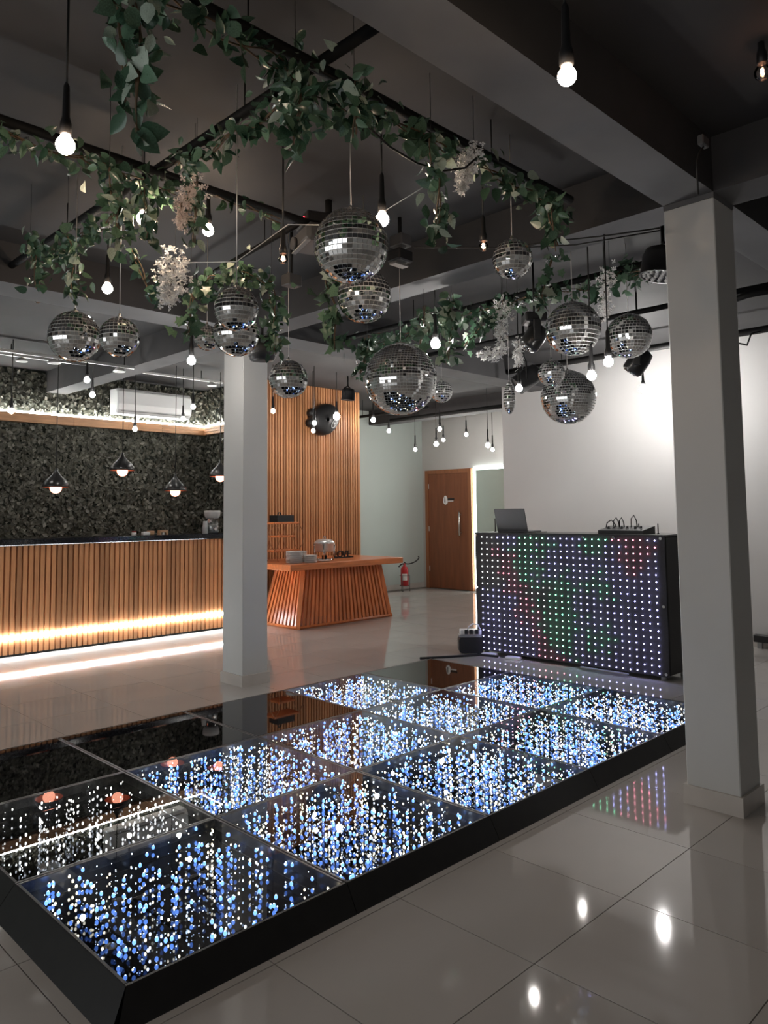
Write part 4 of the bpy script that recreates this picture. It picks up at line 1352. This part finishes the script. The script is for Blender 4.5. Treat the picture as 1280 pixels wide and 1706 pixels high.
def par(label, px, py, d, r, L, tilt, rz, lens='dark_grey'):
    q = at(px, py, d)
    t = thing('par_light', label, 'stage light', (q.x, q.y, ZS), 'par lights', rz)
    dz = q.z - ZS
    pr = [(r * .5, L), (r * .9, L * .85), (r, L * .5), (r, -L * .5), (r * 1.04, -L * .52), (r * .92, -L * .52), (r * .9, -L * .42), (0, -L * .42)]
    h = MB().lathe(list(reversed(pr)), 24).build('can', 'black', t, (0, 0, dz))
    h.rotation_euler = (math.radians(tilt), 0, 0)
    if lens == 'leds':
        me = MB().ball((0, 0, 0), r * .105, 8, 5).data('led_lens', 'grey_plastic')
        for k, rr in ((1, 0), (6, .3), (12, .6), (16, .82)):
            for i in range(k):
                a = 2 * math.pi * i / k
                link('led_lens', me, h, (rr * r * math.cos(a), rr * r * math.sin(a), -L * .43))
    else:
        MB().lathe([(r * .88, -L * .44), (r * .88, -L * .43), (0, -L * .43)], 24).build('lens', lens, h)
    for s_ in (-1, 1):
        MB().tube([(s_ * r * 1.08, 0, dz), (s_ * r * 1.08, 0, dz + L * .9), (0, 0, dz + L * 1.3)], .008, 6).build('bracket', 'black_metal', t)
    MB().tube([(0, 0, dz + L * 1.3), (0, 0, 0)], .01, 6).build('stem', 'black_metal', t)


par('large flat LED par light half hidden behind the foreground column', 1106, 445, 4.4, .125, .11, 10, .6, 'leds')
par('black par light with bracket by the white wall edge', 874, 634, 6.6, .085, .16, 55, .8)
par('black spotlight on a bracket in front of the slat wall top', 580, 660, 9.6, .085, .10, 5, .3)


def speaker(label, c, ang, sc, logo):
    t = thing('wall_speaker', label, 'speaker', c)
    pts = []
    for k in range(28):
        a = 2 * math.pi * k / 28
        r = 1.0 + .18 * math.cos(a)
        pts.append((.19 * sc * r * math.cos(a), .155 * sc * math.sin(a) * (1.0 + .1 * math.cos(a))))
    ca, sa = math.cos(ang), math.sin(ang)
    rp = [(x * ca - z * sa, x * sa + z * ca) for x, z in pts]
    mb = MB()
    nlay = [(-.0, .80), (-.02, .95), (-.07, 1.0), (-.13, .97), (-.165, .88), (-.185, .68), (-.195, .4), (-.198, .12)]
    vs = [(x * s_, y * sc, z * s_) for y, s_ in nlay for x, z in rp]
    m = len(rp)
    fs = [(i * m + k, i * m + (k + 1) % m, (i + 1) * m + (k + 1) % m, (i + 1) * m + k) for i in range(len(nlay) - 1) for k in range(m)]
    fs += [tuple(range(m)), tuple((len(nlay) - 1) * m + k for k in range(m - 1, -1, -1))]
    mb.add(vs, fs, 0, True).build('cabinet', 'black', t)
    for dx, dz_ in ((-.12, .07), (-.135, -.03)):
        MB().lathe([(.03, -.11 * sc), (.045, -.09 * sc), (.045, -.01), (.03, 0)], 14, (dx * sc, 0, dz_ * sc), axis='y').build('rear_foot', 'black', t)
    if logo:
        lo = MB().tube([(.085 + .042 * math.cos(a) * .62 + .02 * math.sin(a), -.205 * sc + .008, -.035 + .042 * math.sin(a)) for a in np.linspace(0, 2 * math.pi, 20, endpoint=False)], .0045, 6, closed=True).build('logo_ring', 'print_white', t)
        MB().tube([(.098, -.202 * sc, -.012), (.088, -.202 * sc, -.018), (.080, -.202 * sc, -.06)], .004, 6).tube([(.072, -.202 * sc, -.036), (.097, -.202 * sc, -.030)], .0035, 6).build('logo_mark', 'print_white', lo)
    return t


q = onp(543, 700, 1, 5.70)
t = speaker('black egg-shaped speaker with a white ring logo on the slat wall', (q.x, 5.855, q.z), math.radians(35), 1.0, True)
t.scale = (1.32, 1, 1.32)
q = at(437, 582, 5.75)
t = thing('wall_speaker', 'black speaker peeking out behind the top of the white column', 'speaker', (q.x, q.y, ZB))
dz = q.z - ZB
MB().lathe([(.03, -.09), (.09, -.085), (.115, -.03), (.115, .04), (.08, .09), (0, .095)], 18, (0, 0, dz), smooth=True).build('cabinet', 'black', t)
MB().tube([(0, 0, dz + .09), (0, 0, 0)], .012, 8).build('mount', 'black_metal', t)

# ------------------------------------------------------------------ things on the bar
ZC = 1.112
dp = thing('drink_dispenser', 'clear patterned glass dispenser on the bar next to the column', 'dispenser', (4.00, 5.80, ZC))
MB().lathe([(.078, 0), (.082, .008), (.082, .165), (.075, .172)], 20).build('jar', 'clear_plastic', dp)
MB().lathe([(.075, .175), (.088, .20), (.096, .235), (.096, .262), (.09, .268), (0, .268)], 20).build('bowl_lid', 'frost', dp)
MB().lathe([(.070, .006), (.070, .10), (0, .10)], 20).build('contents', 'frost', dp)
MB().lathe([(.02, -.11), (.02, -.08), (.012, -.075)], 10, (-.02, 0, .05), axis='y').build('tap', 'steel', dp)
cs = thing('cup_stack', 'stack of frosted plastic cups left of the glass dispenser', 'cups', (3.885, 5.77, ZC))
me = MB().lathe([(.034, 0), (.034, .004), (.024, .075), (.022, .078), (0, .078)], 16).data('cup', 'frost')
for k in range(6):
    link('cup', me, cs, (0, 0, k * .013))
t = thing('napkin_box', 'small white box on the bar below the lowest pendant lamp', 'box', (3.14, 5.80, ZC))
MB().box((-.04, -.03, 0), (.04, .03, .035), bev=.004).build('shell', 'white_plastic', t)
MB().box((-.03, -.02, .035), (.03, .02, .038)).build('slot', 'grey_plastic', t)
t = thing('wooden_holder', 'small brown wooden holder right of the white box on the bar', 'holder', (3.215, 5.83, ZC))
MB().box((-.035, -.03, 0), (.035, .03, .045), bev=.006).build('block', 'tan', t)
MB().box((-.02, -.015, .045), (.02, .015, .049)).build('groove', 'black', t)
t = thing('napkin_holder', 'tan arch-shaped holder on the bar between box and cups', 'holder', (3.35, 5.80, ZC))
MB().prism([(-.055, 0), (-.03, 0), (-.03, .025), (.03, .025), (.03, 0), (.055, 0), (.05, .05), (-.05, .05)], -.025, .025, 'y').build('arch', 'tan', t)
MB().box((-.012, -.02, 0), (.012, .02, .024)).build('filling', 'paper', t)
t = thing('small_jar', 'tiny red and white jar at the left of the white box on the bar', 'jar', (3.0, 5.80, ZC))
MB().lathe([(.024, 0), (.026, .004), (.026, .03), (.02, .034)], 14).build('jar', 'white_plastic', t)
MB().lathe([(.024, .034), (.024, .044), (0, .045)], 14).build('lid', 'red', t)

# ------------------------------------------------------------------ unseen panel lamps added to light the foreground
for x, y, lb in ((-3.8, -3.2, 'unseen fill panel lamp added at the back right of the hall'), (-3.8, .2, 'unseen fill panel lamp added at the back centre of the hall'),
                 (-3.8, 4.4, 'unseen fill panel lamp added at the back left of the hall'),):
    t = thing('fill_lamp', lb, 'ceiling lamp', (x, y, ZS), 'added fill lamps')
    MB().box((-.31, -.31, -.03), (.31, .31, -.001), bev=.004).build('frame', 'white_plastic', t)
    MB().box((-.29, -.29, -.034), (.29, .29, -.030)).build('diffuser', 'e_fill_panel', t)

# bracket on the dark beam and a low cable duct by the white wall
q = at(1172, 236, 3.0)
t = thing('beam_bracket', 'small metal bracket on the dark beam above the foreground column', 'bracket', (q.x, q.y, q.z))
MB().box((-.03, -.012, -.02), (.03, .012, .02), bev=.004).build('clip', 'dark_grey', t)
MB().tube([(0, 0, -.02), (-.02, .01, -.05), (-.035, .015, -.09), (-.035, .015, -.22)], .004, 6).build('cable', 'cord', t)
t = thing('cable_duct', 'low black cable duct at the foot of the white wall by the right edge', 'duct', (XW - .06, -.2, 0))
MB().box((-.035, -1.2, .06), (.03, .97, .13), bev=.006).build('duct', 'black', t)
for y in (-1.0, -.2, .6, .9):
    MB().box((-.02, y, 0), (.02, y + .04, .062)).build('foot', 'grey_plastic', t)
